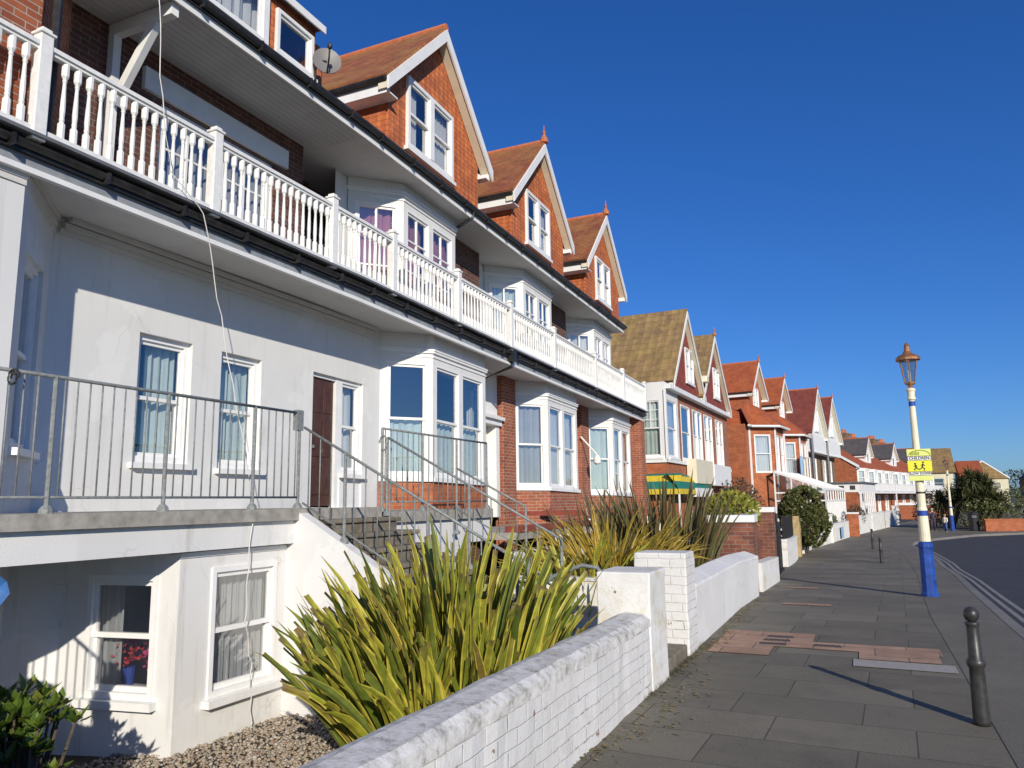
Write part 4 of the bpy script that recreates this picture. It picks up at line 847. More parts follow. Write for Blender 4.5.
# ------------------------------------------------------------------ garden walls along the pavement
def cap_sweep(name, mat, parent, prof, ya, yb, xf=None, jit=.006, step=.13, seed=1):
    """A coping or wall body swept along the street, slightly uneven like old masonry."""
    rnd = random.Random(seed); m = MB(); n = max(2, int((yb - ya) / step)); k = len(prof); vs = []
    for i in range(n + 1):
        y = ya + (yb - ya) * i / n
        for j, (x, z) in enumerate(prof): vs.append((x + (xf(y) if xf else 0) + rnd.gauss(0, jit), y + rnd.gauss(0, jit) * (0 < i < n), z + G(y) + rnd.gauss(0, jit) * (z > .05)))
    fs = [(i * k + j, (i + 1) * k + j, (i + 1) * k + (j + 1) % k, i * k + (j + 1) % k) for i in range(n) for j in range(k)] + [tuple(range(k)), tuple(n * k + j for j in range(k - 1, -1, -1))]
    return m.add(vs, fs).build(name, mat, parent)
w1 = thing('garden_wall', 'low white painted brick wall in the foreground with weathered rounded top and flaking paint', 'garden wall', (-1.88, 3, 0), 0, 'white front garden walls')
cap_sweep('wall_body', 'painted_brick', w1, [(-1.73, -.05), (-1.73, .53), (-2.02, .53), (-2.02, -.4)], -3, 6.595, jit=.004, seed=2)
cap_sweep('coping', 'weathered_coping', w1, [(-1.722, .535), (-1.725, .60), (-1.77, .635), (-1.93, .645), (-2.0, .625), (-2.035, .58), (-2.035, .535)], -3, 6.59, jit=.0035, step=.2, seed=3)
def pillar(label, x0, x1, y0, y1, h, mat='pillar_paint', cap=None, zg=0., name='gate_pillar', group='gate pillars', seed=1):
    t = thing(name, label, 'pillar', ((x0 + x1) / 2, (y0 + y1) / 2, zg), 0, group); rnd = random.Random(seed)
    m = MB(); n = 9; vs = []
    for i in range(n + 1):
        z = zg - .06 + (h + .06) * i / n
        for x, y in ((x0, y0), (x1, y0), (x1, y1), (x0, y1)): vs.append((x + rnd.gauss(0, .004), y + rnd.gauss(0, .004), z))
    m.add(vs, [(i * 4 + j, i * 4 + (j + 1) % 4, (i + 1) * 4 + (j + 1) % 4, (i + 1) * 4 + j) for i in range(n) for j in range(4)] + [(n * 4, n * 4 + 1, n * 4 + 2, n * 4 + 3)])
    bevel(m.build('shaft', mat, t), .015)
    if cap: c = MB(); c.box(x0 - .03, x1 + .03, y0 - .03, y1 + .03, zg + h + .002, zg + h + cap); bevel(c.build('cap', 'weathered_coping' if mat == 'pillar_paint' else 'white_paint', t), .012)
    return t
pillar('white painted gate pillar with a yellow stain, at the end of the foreground wall', -2.2, -1.72, 6.6, 7.18, .98, seed=4)
pillar('white painted brick gate pillar standing just beyond the stone step', -2.3, -1.74, 8.2, 8.66, 1.04, 'painted_brick', seed=5)
m = MB(); m.box(-2.5, -1.76, 7.19, 8.19, -.05, .12); o = bevel(m.build('gate_step', 'stone_step'), .015); tag(o, 'worn mossy stone step between the two white gate pillars', 'step')
w = thing('garden_wall', 'low white wall behind the gate running from the pillar back towards the steps', 'garden wall', (-3, 8.3, -.3), 0, 'white front garden walls')
m = MB(); m.box(-3.5, -2.31, 8.22, 8.4, -.5, .72); bevel(m.build('wall_body', 'pillar_paint', w), .01); m = MB(); m.box(-3.5, -2.31, 8.205, 8.415, .722, .76); m.build('coping', 'weathered_coping', w)
w = thing('garden_wall', 'plain white rendered wall with sloped top between the gate pillar and the brick wall', 'garden wall', (-1.9, 11, 0), 0, 'white front garden walls')
cap_sweep('wall_body', 'render', w, [(-1.76, -.15), (-1.735, .64), (-2.0, .66), (-2.0, -.3)], 8.665, 14.15, jit=.0012, step=.3, seed=6)
cap_sweep('coping', 'old_white', w, [(-1.728, .645), (-1.735, .68), (-1.95, .76), (-2.01, .74), (-2.01, .665)], 8.665, 14.15, jit=.0018, step=.3, seed=7)
w = thing('brick_wall', 'old red brick wall end with white coping rising behind the white rendered wall', 'garden wall', (-2.0, 14.6, -.1), 0, 'brick garden walls')
m = MB(); m.box(-2.55, -1.80, 14.2, 14.6, -.2, 1.18); m.box(-2.55, -2.2, 14.6, 20.4, -.4, 1.14); m.build('wall_body', 'brick_wall_old', w)
m = MB(); m.box(-2.6, -1.76, 14.16, 14.64, 1.182, 1.31); m.box(-2.6, -2.15, 14.65, 20.4, 1.142, 1.26); bevel(m.build('coping', 'white_paint', w), .01)
def seg_wall(label, ya, yb, h, mat='pillar_paint', dx=0, th=.22, rail=None, zg=None, cap=True, name='garden_wall', group='white front garden walls', railh=.5):
    t = thing(name, label, 'garden wall', (at_y(WALL, ya) + dx, ya, G(ya)), 0, group)
    m = MB(); ys = yfine(ya, yb); cp = MB(); rl = MB()
    for a, b in zip(ys, ys[1:]):
        A, B = at_y(WALL, a) + dx, at_y(WALL, b) + dx; za, zb = G(a), G(b)
        def hexa(mm, o0, o1, l0, l1):
            mm.add([(A - o0, a, za + l0), (A - o1, a, za + l0), (B - o1, b, zb + l0), (B - o0, b, zb + l0), (A - o0, a, za + l1), (A - o1, a, za + l1), (B - o1, b, zb + l1), (B - o0, b, zb + l1)], [(0, 3, 2, 1), (4, 5, 6, 7), (0, 1, 5, 4), (1, 2, 6, 5), (2, 3, 7, 6), (3, 0, 4, 7)])
        hexa(m, th, 0, -.1, h)
        if cap: hexa(cp, th + .02, -.02, h + .002, h + .05)
        if rail:
            hexa(rl, th * .5 + .015, th * .5 - .015, h + railh - .04, h + railh)
            k = int((b - a) / .1)
            for q in range(k):
                f = (q + .5) / k; x, y, z = A + (B - A) * f - th * .5, a + (b - a) * f, za + (zb - za) * f
                rl.box(x - .012, x + .012, y - .012, y + .012, z + h + .04, z + h + railh - .042)
    m.build('wall_body', mat, t)
    if cap: cp.build('coping', 'old_white', t)
    if rail: rl.build('rail', rail, t)
    return t
seg_wall('short low white wall in front of the brick wall, before the black gate', 15.0, 18.2, .52, cap=False)
pillar('second brick gate pier with white cap, left of the black gate', -2.35, -1.86, 18.25, 18.7, 1.5, 'brick_wall_old', .12, G(18.5), 'brick_pier', 'brick gate piers')
t = thing('metal_gate', 'black metal gate standing half open between the brick pier and the low white wall', 'gate', (-1.95, 18.8, G(19)))
m = MB()
for i in range(11): m.box(-2.0 + .012 * i - .01, -2.0 + .012 * i + .01, 18.8 + i * .11, 18.82 + i * .11, G(19) + .08, G(19) + 1.25 + .04 * math.sin(i * .3))
m.build('bars', 'black_iron', t); m = MB(); m.box(-2.02, -1.85, 18.78, 20.05, G(19) + .1, G(19) + .16); m.box(-2.02, -1.85, 18.78, 20.05, G(19) + 1.1, G(19) + 1.16); m.box(-2.0, -1.9, 18.76, 18.775, G(19), G(19) + 1.35); m.build('frame', 'black_iron', t)
pillar('black gatepost standing at the near end of the railed white wall', -2.15, -1.98, 20.4, 20.55, 1.5, 'black_iron', None, G(20.4), 'gate_post', 'black gate posts')
seg_wall('low white wall topped by a black railing, beyond the black gate', 24.3, 28.9, .75, rail='black_iron', railh=.75)
pillar('yellow stone gate pier beside the domed shrub', -2.75, -2.15, 29.7, 30.4, 1.45, 'yellow_stone', None, -.5, 'stone_pier', 'stone gate piers')
seg_wall('white wall below the domed shrub', 31.5, 39, .9)
pillar('white gate pier at the far side of the domed shrub', -1.75, -1.35, 39.0, 39.4, 1.25, 'pillar_paint', .08, -.5, 'white_pier', 'white gate piers')
sw = seg_wall('white wall with a pale blue notice, beyond the domed shrub', 39.5, 45, .8)
m = MB(); x = at_y(WALL, 42.3); m.obox((x + .006, 41.6, -.4), (.09, .75, 0), (.01, -.001, 0), (0, 0, .55)); m.build('notice', 'towel_blue', sw)
pillar('red brick gate pier between two far white walls', -.85, -.25, 45.6, 46.6, 1.2, 'brick_orange', .08, -.5, 'brick_pier', 'brick gate piers')
seg_wall('far white wall after the red brick pier, with a dark hedge behind', 47.2, 52.5, 1.0); seg_wall('farthest white wall, curving round towards the cream building', 53.2, 64, 1.05)
pillar('white gate pier at the far end of the curving white walls', 1.95, 2.4, 64.2, 64.8, 1.35, 'pillar_paint', .08, -.5, 'white_pier', 'white gate piers')
# the next house's steps, whose sloping parapet shows in the lower left corner
nst = thing('entrance_steps', 'rough white sloping step parapet in the lower left corner, below the leafy shrub', 'steps', (-4.2, 2, -.3))
rnd = random.Random(9); m = MB(); n = 22; vs = []
for i in range(n + 1):
    x = -5.6 + 2.65 * i / n; zt = 1.27 - .50 * (x + 5.6)
    for y, z in ((2.30, -.75), (2.30, zt - .04), (2.33, zt), (2.47, zt), (2.50, zt - .04), (2.50, -.75)): vs.append((x, y + rnd.gauss(0, .004), z + (rnd.gauss(0, .006) if z > -.7 else 0)))
m.add(vs, [(i * 6 + j, i * 6 + (j + 1) % 6, (i + 1) * 6 + (j + 1) % 6, (i + 1) * 6 + j) for i in range(n) for j in range(6)] + [tuple(range(6)), tuple(n * 6 + j for j in range(5, -1, -1))]); m.build('parapet', 'weathered_coping', nst)
m = MB()
for i in range(9): z1 = 1.44 - i * .152; x1 = -5.44 + (i + 1) * .262; m.box(x1 - .28, x1, .9, 2.295, -.6, z1)
m.build('treads', 'stone_step', nst)
railing('grey iron handrail at the head of the lower left steps, mostly out of view', (-5.5, 2.4, 1.22), (-4.45, 2.4, .70), 9, .8, (0, 1.0), 'stair_handrail')

# ------------------------------------------------------------------ plants
def flax(label, loc, n, lmin, lmax, width, spread, droop, mat, rx=.45, ry=.45, cut=.25, upright=.0, seed=1, bias=(0, 0), lexp=None, xmax=-2.08, zwall=.8):
    rnd = random.Random(seed); t = thing('flax_plant', label, 'plant', loc, 0, 'flax plants in the front gardens'); m = MB(); uvs = []
    o = Vector(loc); K = 7
    for i in range(n):
        az = rnd.random() * 2 * math.pi; rr = math.sqrt(rnd.random()); base = o + Vector((rx * rr * math.cos(az), ry * rr * math.sin(az), 0))
        az += rnd.gauss(0, .45); d = Vector((math.cos(az) + bias[0], math.sin(az) + bias[1], 0)).normalized()
        th = max(.02, upright + spread * (rr ** 1.1) * rnd.uniform(.45, 1.15)); L = rnd.uniform(lmin, lmax) * (1 - .28 * max(0, rr - .6)); L *= (1 - lexp * rr * rr) if lexp else 1; wd = width * rnd.uniform(.6, 1.25); dr = droop * rnd.uniform(.2, 1.6)
        wv = Z.cross(d).normalized(); tw = rnd.gauss(0, .9); p = base.copy(); b0 = len(m.v); iscut = rnd.random() < cut; cutlen = rnd.uniform(.72, .95)
        for k in range(K + 1):
            f = k / K; a = th + dr * f * f; nxt = d * math.sin(a) + Z * math.cos(a)
            side = (wv * math.cos(tw) + nxt.cross(wv) * math.sin(tw)).normalized(); nn = nxt.cross(side)
            prof = (.55 + .9 * f if f < .5 else 1.0) if f < .5 else (1.0 - max(0, (f - .62) / .38) ** 1.8)
            if iscut: prof = max(prof, .75)
            ww = wd * max(.04, prof) * .5
            m.v += [p - side * ww + nn * ww * .35, p, p + side * ww + nn * ww * .35]; uvs += [(0, f), (.5, f), (1, f)]
            p = p + nxt * (L * (cutlen if iscut else 1) / K)
        if any(q.x > xmax - .02 and q.z < zwall or q.x > -1.62 for q in m.v[b0:]): del m.v[b0:]; del uvs[b0:]; continue
        for k in range(K):
            q = b0 + k * 3
            m.f += [(q, q + 1, q + 4, q + 3), (q + 1, q + 2, q + 5, q + 4)]
    m.build('leaves', mat, t, uvs=uvs, smooth=False)
    r = MB()
    for i in range(40):
        az = rnd.random() * 6.28; rr = rnd.random(); b = o + Vector((rx * 1.5 * rr * math.cos(az), ry * 1.5 * rr * math.sin(az), -.02)); e = b + Vector((math.cos(az), math.sin(az), .15)) * rnd.uniform(.2, .5)
        s_ = Vector((-math.sin(az), math.cos(az), 0)) * .012; r.quad(b - s_, b + s_, e)
    r.build('dead_leaves', 'litter', t)
    return t
flax('big green and yellow striped flax plant with many cut leaf ends, in the foreground garden', (-2.93, 5.38, -.18), 1500, .80, 1.76, .066, .60, .46, 'flax_leaf', .90, .80, .62, .02, 11, lexp=.30)
flax('golden variegated flax with arching narrow leaves, behind the gate pillars', (-2.95, 9.4, .15), 360, .85, 1.55, .045, .75, 1.1, 'flax_gold', .5, .5, .05, .05, 12)
flax('tall bronze flax with stiff upright leaves above the white rendered wall', (-2.85, 11.9, .05), 300, 1.2, 2.05, .055, .55, .25, 'flax_bronze', .75, .6, .1, .02, 13)
flax('narrow green flax with long spiky leaves between the two larger clumps', (-3.6, 11.2, .0), 110, 1.2, 1.95, .045, .45, .2, 'flax_bronze', .4, .4, .05, .02, 14)
flax('green strap leaved flax behind the handrail, left of the golden one', (-3.1, 8.62, -.1), 110, .9, 1.55, .05, .6, .6, 'flax_leaf', .32, .18, .1, .02, 15)
def bush(label, cat, c, rx, ry, rz, n, leaf, mat, group=None, name='shrub', seed=1, shell=.55, lumps=9, z0=None, flat=False):
    rnd = random.Random(seed); base = (c[0], c[1], c[2] - rz if z0 is None else z0); t = thing(name, label, cat, base, 0, group); m = MB(); c = Vector(c)
    lp = [(Vector((rnd.gauss(0, 1), rnd.gauss(0, 1), rnd.gauss(0, 1))).normalized(), rnd.uniform(.72, 1.12)) for _ in range(lumps)]
    for _ in range(n):
        v = Vector((rnd.gauss(0, 1), rnd.gauss(0, 1), rnd.gauss(0, 1))).normalized()
        k = max(lp, key=lambda q: q[0].dot(v)); s_ = k[1] * (.80 + .25 * k[0].dot(v)); r = s_ * (shell + (1 - shell) * rnd.random() ** .5)
        p = c + Vector((v.x * rx, v.y * ry, v.z * rz)) * r
        if p.z < base[2] + .02: continue
        l = leaf * rnd.uniform(.6, 1.3); a = (v + Vector((rnd.gauss(0, .7), rnd.gauss(0, .7), rnd.gauss(.2, .6)))).normalized(); b = a.orthogonal().normalized(); b = (b * math.cos(rnd.random() * 6) + a.cross(b) * math.sin(rnd.random() * 6)).normalized()
        m.quad(p - a * l * .5, p + b * l * .28 - a * l * .05, p + a * l * .5, p - b * l * .28 + a * l * .05)
    m.build('foliage', mat, t)
    s2 = MB()
    for i in range(5):
        d = Vector((rnd.gauss(0, .4) * rx, rnd.gauss(0, .4) * ry, rz * 1.1)); s2.tube([Vector((c.x, c.y, base[2])) + Vector((rnd.gauss(0, .05), rnd.gauss(0, .05), 0)), Vector((c.x, c.y, base[2])) + d * .5, Vector((c.x, c.y, base[2])) + d * .9], [.03, .02, .008], 5)
    s2.build('stems', 'bark', t)
    return t
# rosette shrub lower left
rnd = random.Random(21); t = thing('leafy_shrub', 'glossy green leafy shrub in the lower left corner behind the sloping parapet', 'shrub', (-4.3, 3.0, -.5)); m = MB(); sm = MB()
for i in range(95):
    cx_, cy_ = -4.86 + rnd.gauss(0, .22), 3.1 + rnd.gauss(0, .22); cz_ = .43 - .42 * max(0, cx_ + 4.85) ** 1.2 - abs(rnd.gauss(0, .14))
    sm.tube([(-4.3 + (cx_ + 4.3) * .3, 3.0, -.5), (cx_, cy_, cz_)], [.015, .008], 5)
    for k in range(11):
        a = k * 2.4 + rnd.random(); el = rnd.uniform(.15, 1.2); d = Vector((math.cos(a) * math.cos(el), math.sin(a) * math.cos(el), math.sin(el))); l = rnd.uniform(.08, .15); s_ = d.cross(Z).normalized() * l * .22; p = Vector((cx_, cy_, cz_)); nn = s_.cross(d) * .6
        m.add([p, p + d * l * .55 - s_, p + d * l * .5 + Vector(nn) * -.5, p + d * l * .55 + s_, p + d * l], [(0, 1, 2), (0, 2, 3), (1, 4, 2), (2, 4, 3)])
m.build('leaves', 'shrub_leaf', t); sm.build('stems', 'bark', t)
bush('yellow green laurel bush above the white coped brick wall', 'shrub', (-2.75, 18.0, 1.25), .62, 1.6, .52, 1500, .13, 'laurel_leaf', 'garden shrubs', seed=3, z0=-.4)
bush('dark leafless looking bush behind the bronze flax', 'shrub', (-3.25, 22.5, 1.25), .75, 1.5, .95, 4200, .07, 'dark_leaf', 'garden shrubs', seed=4, z0=-.4, shell=.3)
bush('clipped domed green shrub overhanging the white pavement wall', 'shrub', (-2.1, 31.6, .82), .92, 1.5, 1.12, 16000, .12, 'box_leaf', 'garden shrubs', seed=5, shell=.85, lumps=60, z0=-.5)
bush('low dark hedge behind the blue notice wall', 'hedge', (-1.75, 43.2, .3), .6, 2.0, .65, 1600, .1, 'box_leaf', 'garden hedges', 'hedge', 6, z0=-.5); bush('small dark hedge behind the far white wall after the red pier', 'hedge', (-.4, 50.5, .45), .6, 1.8, .75, 1300, .1, 'dark_leaf', 'garden hedges', 'hedge', 7, z0=-.5)
bush('small yellow flowering plant tucked beside the gate pillar on the rendered wall', 'plant', (-2.12, 9.2, .72), .13, .22, .14, 170, .06, 'sign_yellow', None, 'flower_plant', 8, z0=.2)
t = thing('grass_tuft', 'dry grass fringe along the foot of the gate step', 'grass', (-1.72, 7.6, 0)); m = MB()
for _ in range(420):
    y = random.uniform(6.3, 9.0); x = -1.735 + abs(random.gauss(0, .03)); b = Vector((x, y, .003)); e = b + Vector((random.gauss(.02, .03), random.gauss(0, .03), random.uniform(.02, .07))); m.quad(b + Vector((0, .004, 0)), b - Vector((0, .004, 0)), e)
m.build('blades', 'grass_dry', t)

# ------------------------------------------------------------------ street furniture
def bollard(label, x, y, h=.80, src=None):
    if src: b = dup(src, (x, y, G(y))); b['label'] = label; return b
    t = thing('bollard', label, 'bollard', (x, y, G(y)), 0, 'black bollards along the pavement'); m = MB()
    m.lathe((0, 0, 0), [(.056, 0), (.055, .03), (.050, .30), (.048, .385), (.058, .40), (.062, .42), (.058, .44), (.046, .452), (.040, .66), (.039, .675), (.047, .685), (.047, .70), (.036, .705)], 20); m.build('post', 'bollard_paint', t, local=True, smooth=True)
    m = MB(); m.lathe((0, 0, .755), [(.018, -.052), (.039, -.040), (.050, -.018), (.052, .0), (.049, .020), (.038, .038), (.020, .050), (.004, .054)], 20); m.build('ball_cap', 'bollard_paint', t, local=True, smooth=True)
    return t
plain('bollard_paint', (.035, .034, .033), .42, .35, 22, .2)
b0 = bollard('black ball topped bollard in the foreground at the right edge', .65, 6.52)
bollard('black bollard left of the lamp post, nearer of the two distant ones', .42, 27.6, src=b0); bollard('black bollard farther along the pavement, farthest of the three', .25, 34.9, src=b0)

def lamp_post(label, x, y):
    t = thing('street_lamp', label, 'street lamp', (x, y, G(y)), 0, 'seafront street lamps'); k = dict(local=True)
    m = MB(); m.lathe((0, 0, 0), [(.145, 0), (.145, .05), (.125, .09), (.115, .80), (.125, .84), (.12, .90), (.09, .93)], 8); bevel(m.build('base', 'lamp_blue', t, **k), .006)
    m = MB(); m.lathe((0, 0, 0), [(.092, .93), (.088, 1.2), (.084, 1.36), (.084, 1.48), (.072, 1.52), (.066, 2.2), (.050, 3.28), (.050, 3.40), (.072, 3.42), (.072, 3.45), (.058, 3.47), (.066, 3.56), (.078, 3.58), (.078, 3.61), (.03, 3.63)], 16); m.build('shaft', 'lamp_cream', t, smooth=False, **k)
    for z0, z1, r in ((1.37, 1.46, .0875), (3.30, 3.385, .0535), (1.755, 1.785, .0735)):
        m = MB(); m.lathe((0, 0, 0), [(r, z0), (r, z1)], 16); m.build('band', 'lamp_blue' if z1 - z0 > .05 else 'black_iron', t, **k)
    lt = MB(); lt.lathe((0, 0, 0), [(.035, 3.63), (.05, 3.68), (.09, 3.70), (.095, 3.73), (.05, 3.735)], 6)
    for q in range(6):
        a = 2 * math.pi * (q + .5) / 6; c_, s_ = math.cos(a), math.sin(a); lt.tube([(.09 * c_, .09 * s_, 3.72), (.155 * c_, .155 * s_, 4.14)], .010, 5)
    lt = lt.build('lantern', 'copper', t, **k)
    m = MB(); m.lathe((0, 0, 0), [(.084, 3.735), (.148, 4.135)], 6); m.f = m.f[:-2]; m.build('lantern_glass', 'lantern_glass', lt, **k)
    m = MB(); m.lathe((0, 0, 0), [(.02, 3.74), (.025, 3.85), (.02, 3.95)], 8); m.build('lamp_bulb', 'white_paint', lt, **k)
    m = MB(); m.lathe((0, 0, 0), [(.165, 4.125), (.205, 4.13), (.205, 4.17), (.16, 4.215), (.085, 4.255), (.055, 4.30), (.042, 4.39), (.05, 4.40), (.02, 4.45), (.005, 4.46)], 12); m.build('lantern_roof', 'copper', lt, **k)
    return t
l0 = lamp_post('cream street lamp with blue base and copper lantern carrying the yellow sign', .94, 15.25)
l1 = dup(l0, (4.83, 53.4, -.5)); l1['label'] = 'smaller looking street lamp farther down the road, in front of the palms'

# yellow warning sign strapped to the lamp post
sg = thing('road_sign', 'yellow children warning sign strapped to the nearer lamp post', 'sign', (.96, 15.13, 1.86)); sgy = 15.13
def panel(z0, z1, mat, name='panel', x0=.775, x1=1.150, y=sgy):
    m = MB(); m.box(x0, x1, y - .006, y + .006, z0, z1); return bevel(m.build(name, mat, sg), .003)
panel(2.298, 2.42, 'sign_pale', 'top_panel'); panel(2.222, 2.292, 'white_paint', 'word_panel', .785, 1.140); panel(2.028, 2.218, 'sign_yellow', 'picture_panel'); panel(1.962, 2.024, 'white_paint', 'word_panel', .785, 1.14); panel(1.868, 1.958, 'sign_pale', 'bottom_panel', .785, 1.14)
m = MB(); m.box(.84, 1.08, sgy + .007, sgy + .03, 1.93, 1.95); m.box(.84, 1.08, sgy + .007, sgy + .03, 2.34, 2.36); m.build('bracket', 'lead', sg)
m = MB(); m.box(.785, 1.14, sgy - .011, sgy - .0065, 2.2195, 2.2235); m.box(.785, 1.14, sgy - .011, sgy - .0065, 2.2905, 2.2945); m.box(.785, 1.14, sgy - .011, sgy - .0065, 2.023, 2.027); m.box(.785, 1.14, sgy - .011, sgy - .0065, 1.958, 1.962); m.build('border', 'sign_black', sg)
def words(txt, x, z, size, mat, name='lettering', sx=1.0):
    c = bpy.data.curves.new(name, 'FONT'); c.body = txt; c.size = size; c.align_x = 'CENTER'; c.align_y = 'CENTER'; c.extrude = .001; c.offset = .0012
    tmp = bpy.data.objects.new(name, c); COL.objects.link(tmp); bpy.context.view_layer.update()
    me = bpy.data.meshes.new_from_object(tmp.evaluated_get(bpy.context.evaluated_depsgraph_get())); bpy.data.objects.remove(tmp)
    me.materials.clear(); me.materials.append(MATS[mat]); o = bpy.data.objects.new(name, me); COL.objects.link(o); o.parent = sg
    o.location = Vector((x, sgy - .0085, z)) - Vector((.96, 15.13, 1.86)); o.rotation_euler = (math.pi / 2, 0, 0); o.scale = (sx, 1, 1); return o
words('CHILDREN', .9625, 2.257, .068, 'sign_black', sx=.98); words('SLOW DOWN', .9625, 1.993, .058, 'sign_black', sx=.95)
m = MB(); pts = []
for i in range(15):
    a = math.pi * (1 - i / 14); pts.append((.97 + .165 * math.cos(a), sgy - .008, 2.312 + .085 * math.sin(a)))
m.tube(pts, .006, 5)
for i, (x, h) in enumerate(((.835, .05), (.855, .062), (.875, .066), (.898, .05), (.92, .07), (.94, .05), (.962, .055))): m.box(x - .006, x + .006, sgy - .010, sgy - .0065, 2.315, 2.315 + h)
m.build('emblem', 'sign_olive', sg)
def runner(x, z, s, flip=1):
    m = MB()
    def bar(p, q, r): m.prism([Vector((x + flip * p[0] * s, sgy - .0065, z + p[1] * s)) + Vector((dx, 0, dz)) for dx, dz in (lambda d: ((-d[1], d[0]), (d[1], -d[0])))((lambda L: (flip * (q[0] - p[0]) / L * r, (q[1] - p[1]) / L * r))(math.hypot(q[0] - p[0], q[1] - p[1])))] + [Vector((x + flip * q[0] * s, sgy - .0065, z + q[1] * s)) + Vector((dx, 0, dz)) for dx, dz in (lambda d: ((d[1], -d[0]), (-d[1], d[0])))((lambda L: (flip * (q[0] - p[0]) / L * r, (q[1] - p[1]) / L * r))(math.hypot(q[0] - p[0], q[1] - p[1])))], (0, -.003, 0))
    bar((0, .35), (.08, .72), .011); bar((0, .36), (.22, .16), .008); bar((.22, .16), (.14, -.02), .007); bar((0, .36), (-.16, .18), .008); bar((-.16, .18), (-.36, .12), .007); bar((.07, .66), (.26, .5), .006); bar((.07, .66), (-.14, .52), .006)
    m.prism([(x + flip * .10 * s + .016 * math.cos(a), sgy - .0065, z + .86 * s + .016 * math.sin(a)) for a in [i * .628 for i in range(10)]], (0, -.003, 0))
    m.build('running_child', 'sign_black', sg)
runner(.905, 2.048, .135, -1); runner(1.0, 2.043, .165, 1)

# ------------------------------------------------------------------ the houses farther along (each in its own frame: x out to the street, y along it)
def frame(name, label, cat, x, y, a, group=None): return thing(name, label, cat, (x, y, G(y)), -math.atan(a), group)
LK = dict(warp=None, local=True)
def lbox(parent, name, mat, *b, bev=0):
    m = MB()
    for q in b: m.box(*q)
    o = m.build(name, mat, parent, **LK)
    return bevel(o, bev) if bev else o
def chimney(parent, x, y, z0, z1, pots=4, w=.8, l=1.5, mat='brick_orange'):
    c = lbox(parent, 'chimney', mat, (x - w / 2, x + w / 2, y - l / 2, y + l / 2, z0, z1), (x - w / 2 - .06, x + w / 2 + .06, y - l / 2 - .06, y + l / 2 + .06, z1 + .002, z1 + .16))
    for i in range(pots):
        m = MB(); m.lathe((x, y - l / 2 + l * (i + .5) / pots, z1 + .16), [(.12, 0), (.10, .05), (.09, .4), (.12, .42), (.12, .48)], 8); m.build('chimney_pot', 'terracotta', c, **LK)
# pair with the big brown mossy roof and two gables
h5 = frame('gabled_house', 'double gabled house with big mossy brown tiled roof and green and yellow awning', 'house', -6.6, 28.7, .03)
W5 = 12.7
w = MB(); pwall(w, (0, 0, 0), (0, 1, 0), [(0, 0), (W5 - .3, 0), (W5 - .3, 3.55), (0, 3.55)], [(3.2, 4.6, .5, 2.3), (7.2, 8.8, .5, 2.3)]); pwall(w, (-8, 0, 0), (1, 0, 0), [(0, 0), (8, 0), (8, 3.55), (0, 3.55)])
w.build('lower_wall', 'brick_orange', h5, **LK)
window(h5, (0, 3.5, .5), (0, 1, 0), 1.4, 1.8, cur='curtain_white', **LK); window(h5, (0, 7.5, .5), (0, 1, 0), 1.6, 1.8, cur='curtain_white', **LK)
w = MB(); fr_h = [(.25, 1.75), (2.5, 4.1), (4.6, 6.4), (6.9, 8.7), (9.5, 11.3)]
pwall(w, (0, 0, 3.552), (0, 1, 0), [(0, 0), (2.05, 0), (2.05, 3.05), (0, 3.05)], [(.25, 1.75, .15, 2.45)]); pwall(w, (-8, 0, 3.552), (1, 0, 0), [(0, 0), (8, 0), (8, 3.05), (0, 3.05)], [(7.0, 7.82, .15, 2.4)])
w.build('upper_wall', 'render', h5, **LK)
w = MB(); pwall(w, (-.02, 0, 3.552), (0, 1, 0), [(2.05, 0), (W5, 0), (W5, 3.05), (2.05, 3.05)], [(a, b, .15, 2.45) for a, b in fr_h[1:]]); w.build('front_wall', 'brick_red', h5, **LK)
for i, (a, b) in enumerate(fr_h): window(h5, (0, a, 3.70), (0, 1, 0), b - a, 2.30, cur='curtain_white' if i in (0, 3) else None, cols=2 if i > 1 else 1, depth=.05, **LK)
window(h5, (-1.0, 0, 3.70), (1, 0, 0), .82, 2.25, cur='curtain_green', depth=.05, bars='grid', **LK)
lbox(h5, 'interior', 'room_shade', (-1.3, -1.2, .3, W5 - .3, .1, 6.4)); lbox(h5, 'body', 'brick_red', (-8, -1.4, .2, W5, 0, 6.4))
lbox(h5, 'string_course', 'white_paint', (-8, .07, -.07, -.002, 3.50, 3.62), (.002, .09, -.07, W5, 3.50, 3.62)); lbox(h5, 'eaves_board', 'white_paint', (.0, .26, .0, W5, 6.32, 6.5))
lbox(h5, 'balcony_panel', 'cream_paint', (.05, .45, 2.9, 6.2, 2.75, 3.75)); lbox(h5, 'white_balcony_panel', 'white_paint', (.05, .5, 6.25, 10.2, 2.7, 3.65)); lbox(h5, 'balcony_roof', 'white_paint', (.02, .55, 2.2, 5.4, 2.2, 2.55)); lbox(h5, 'corner_posts', 'white_paint', (-.02, .06, -.06, .06, 3.63, 6.3))
for yc, hw, lab in ((3.35, 2.75, 0), (9.1, 3.2, 1)):
    dormer(h5, yc, yc + .02, (yc + .1, yc + 1.5, 7.05, 8.55), ze=6.75, zap=10.05, hwr=hw, hw=hw - .25, over=.22, z0=6.5, xb=-7, roof='roof_brown', wallm='tile_hung_red', finial=bool(lab), xf=.05, **LK)
y0, y1 = -.55, 5.6; xa, xf_ = -1.0, .55
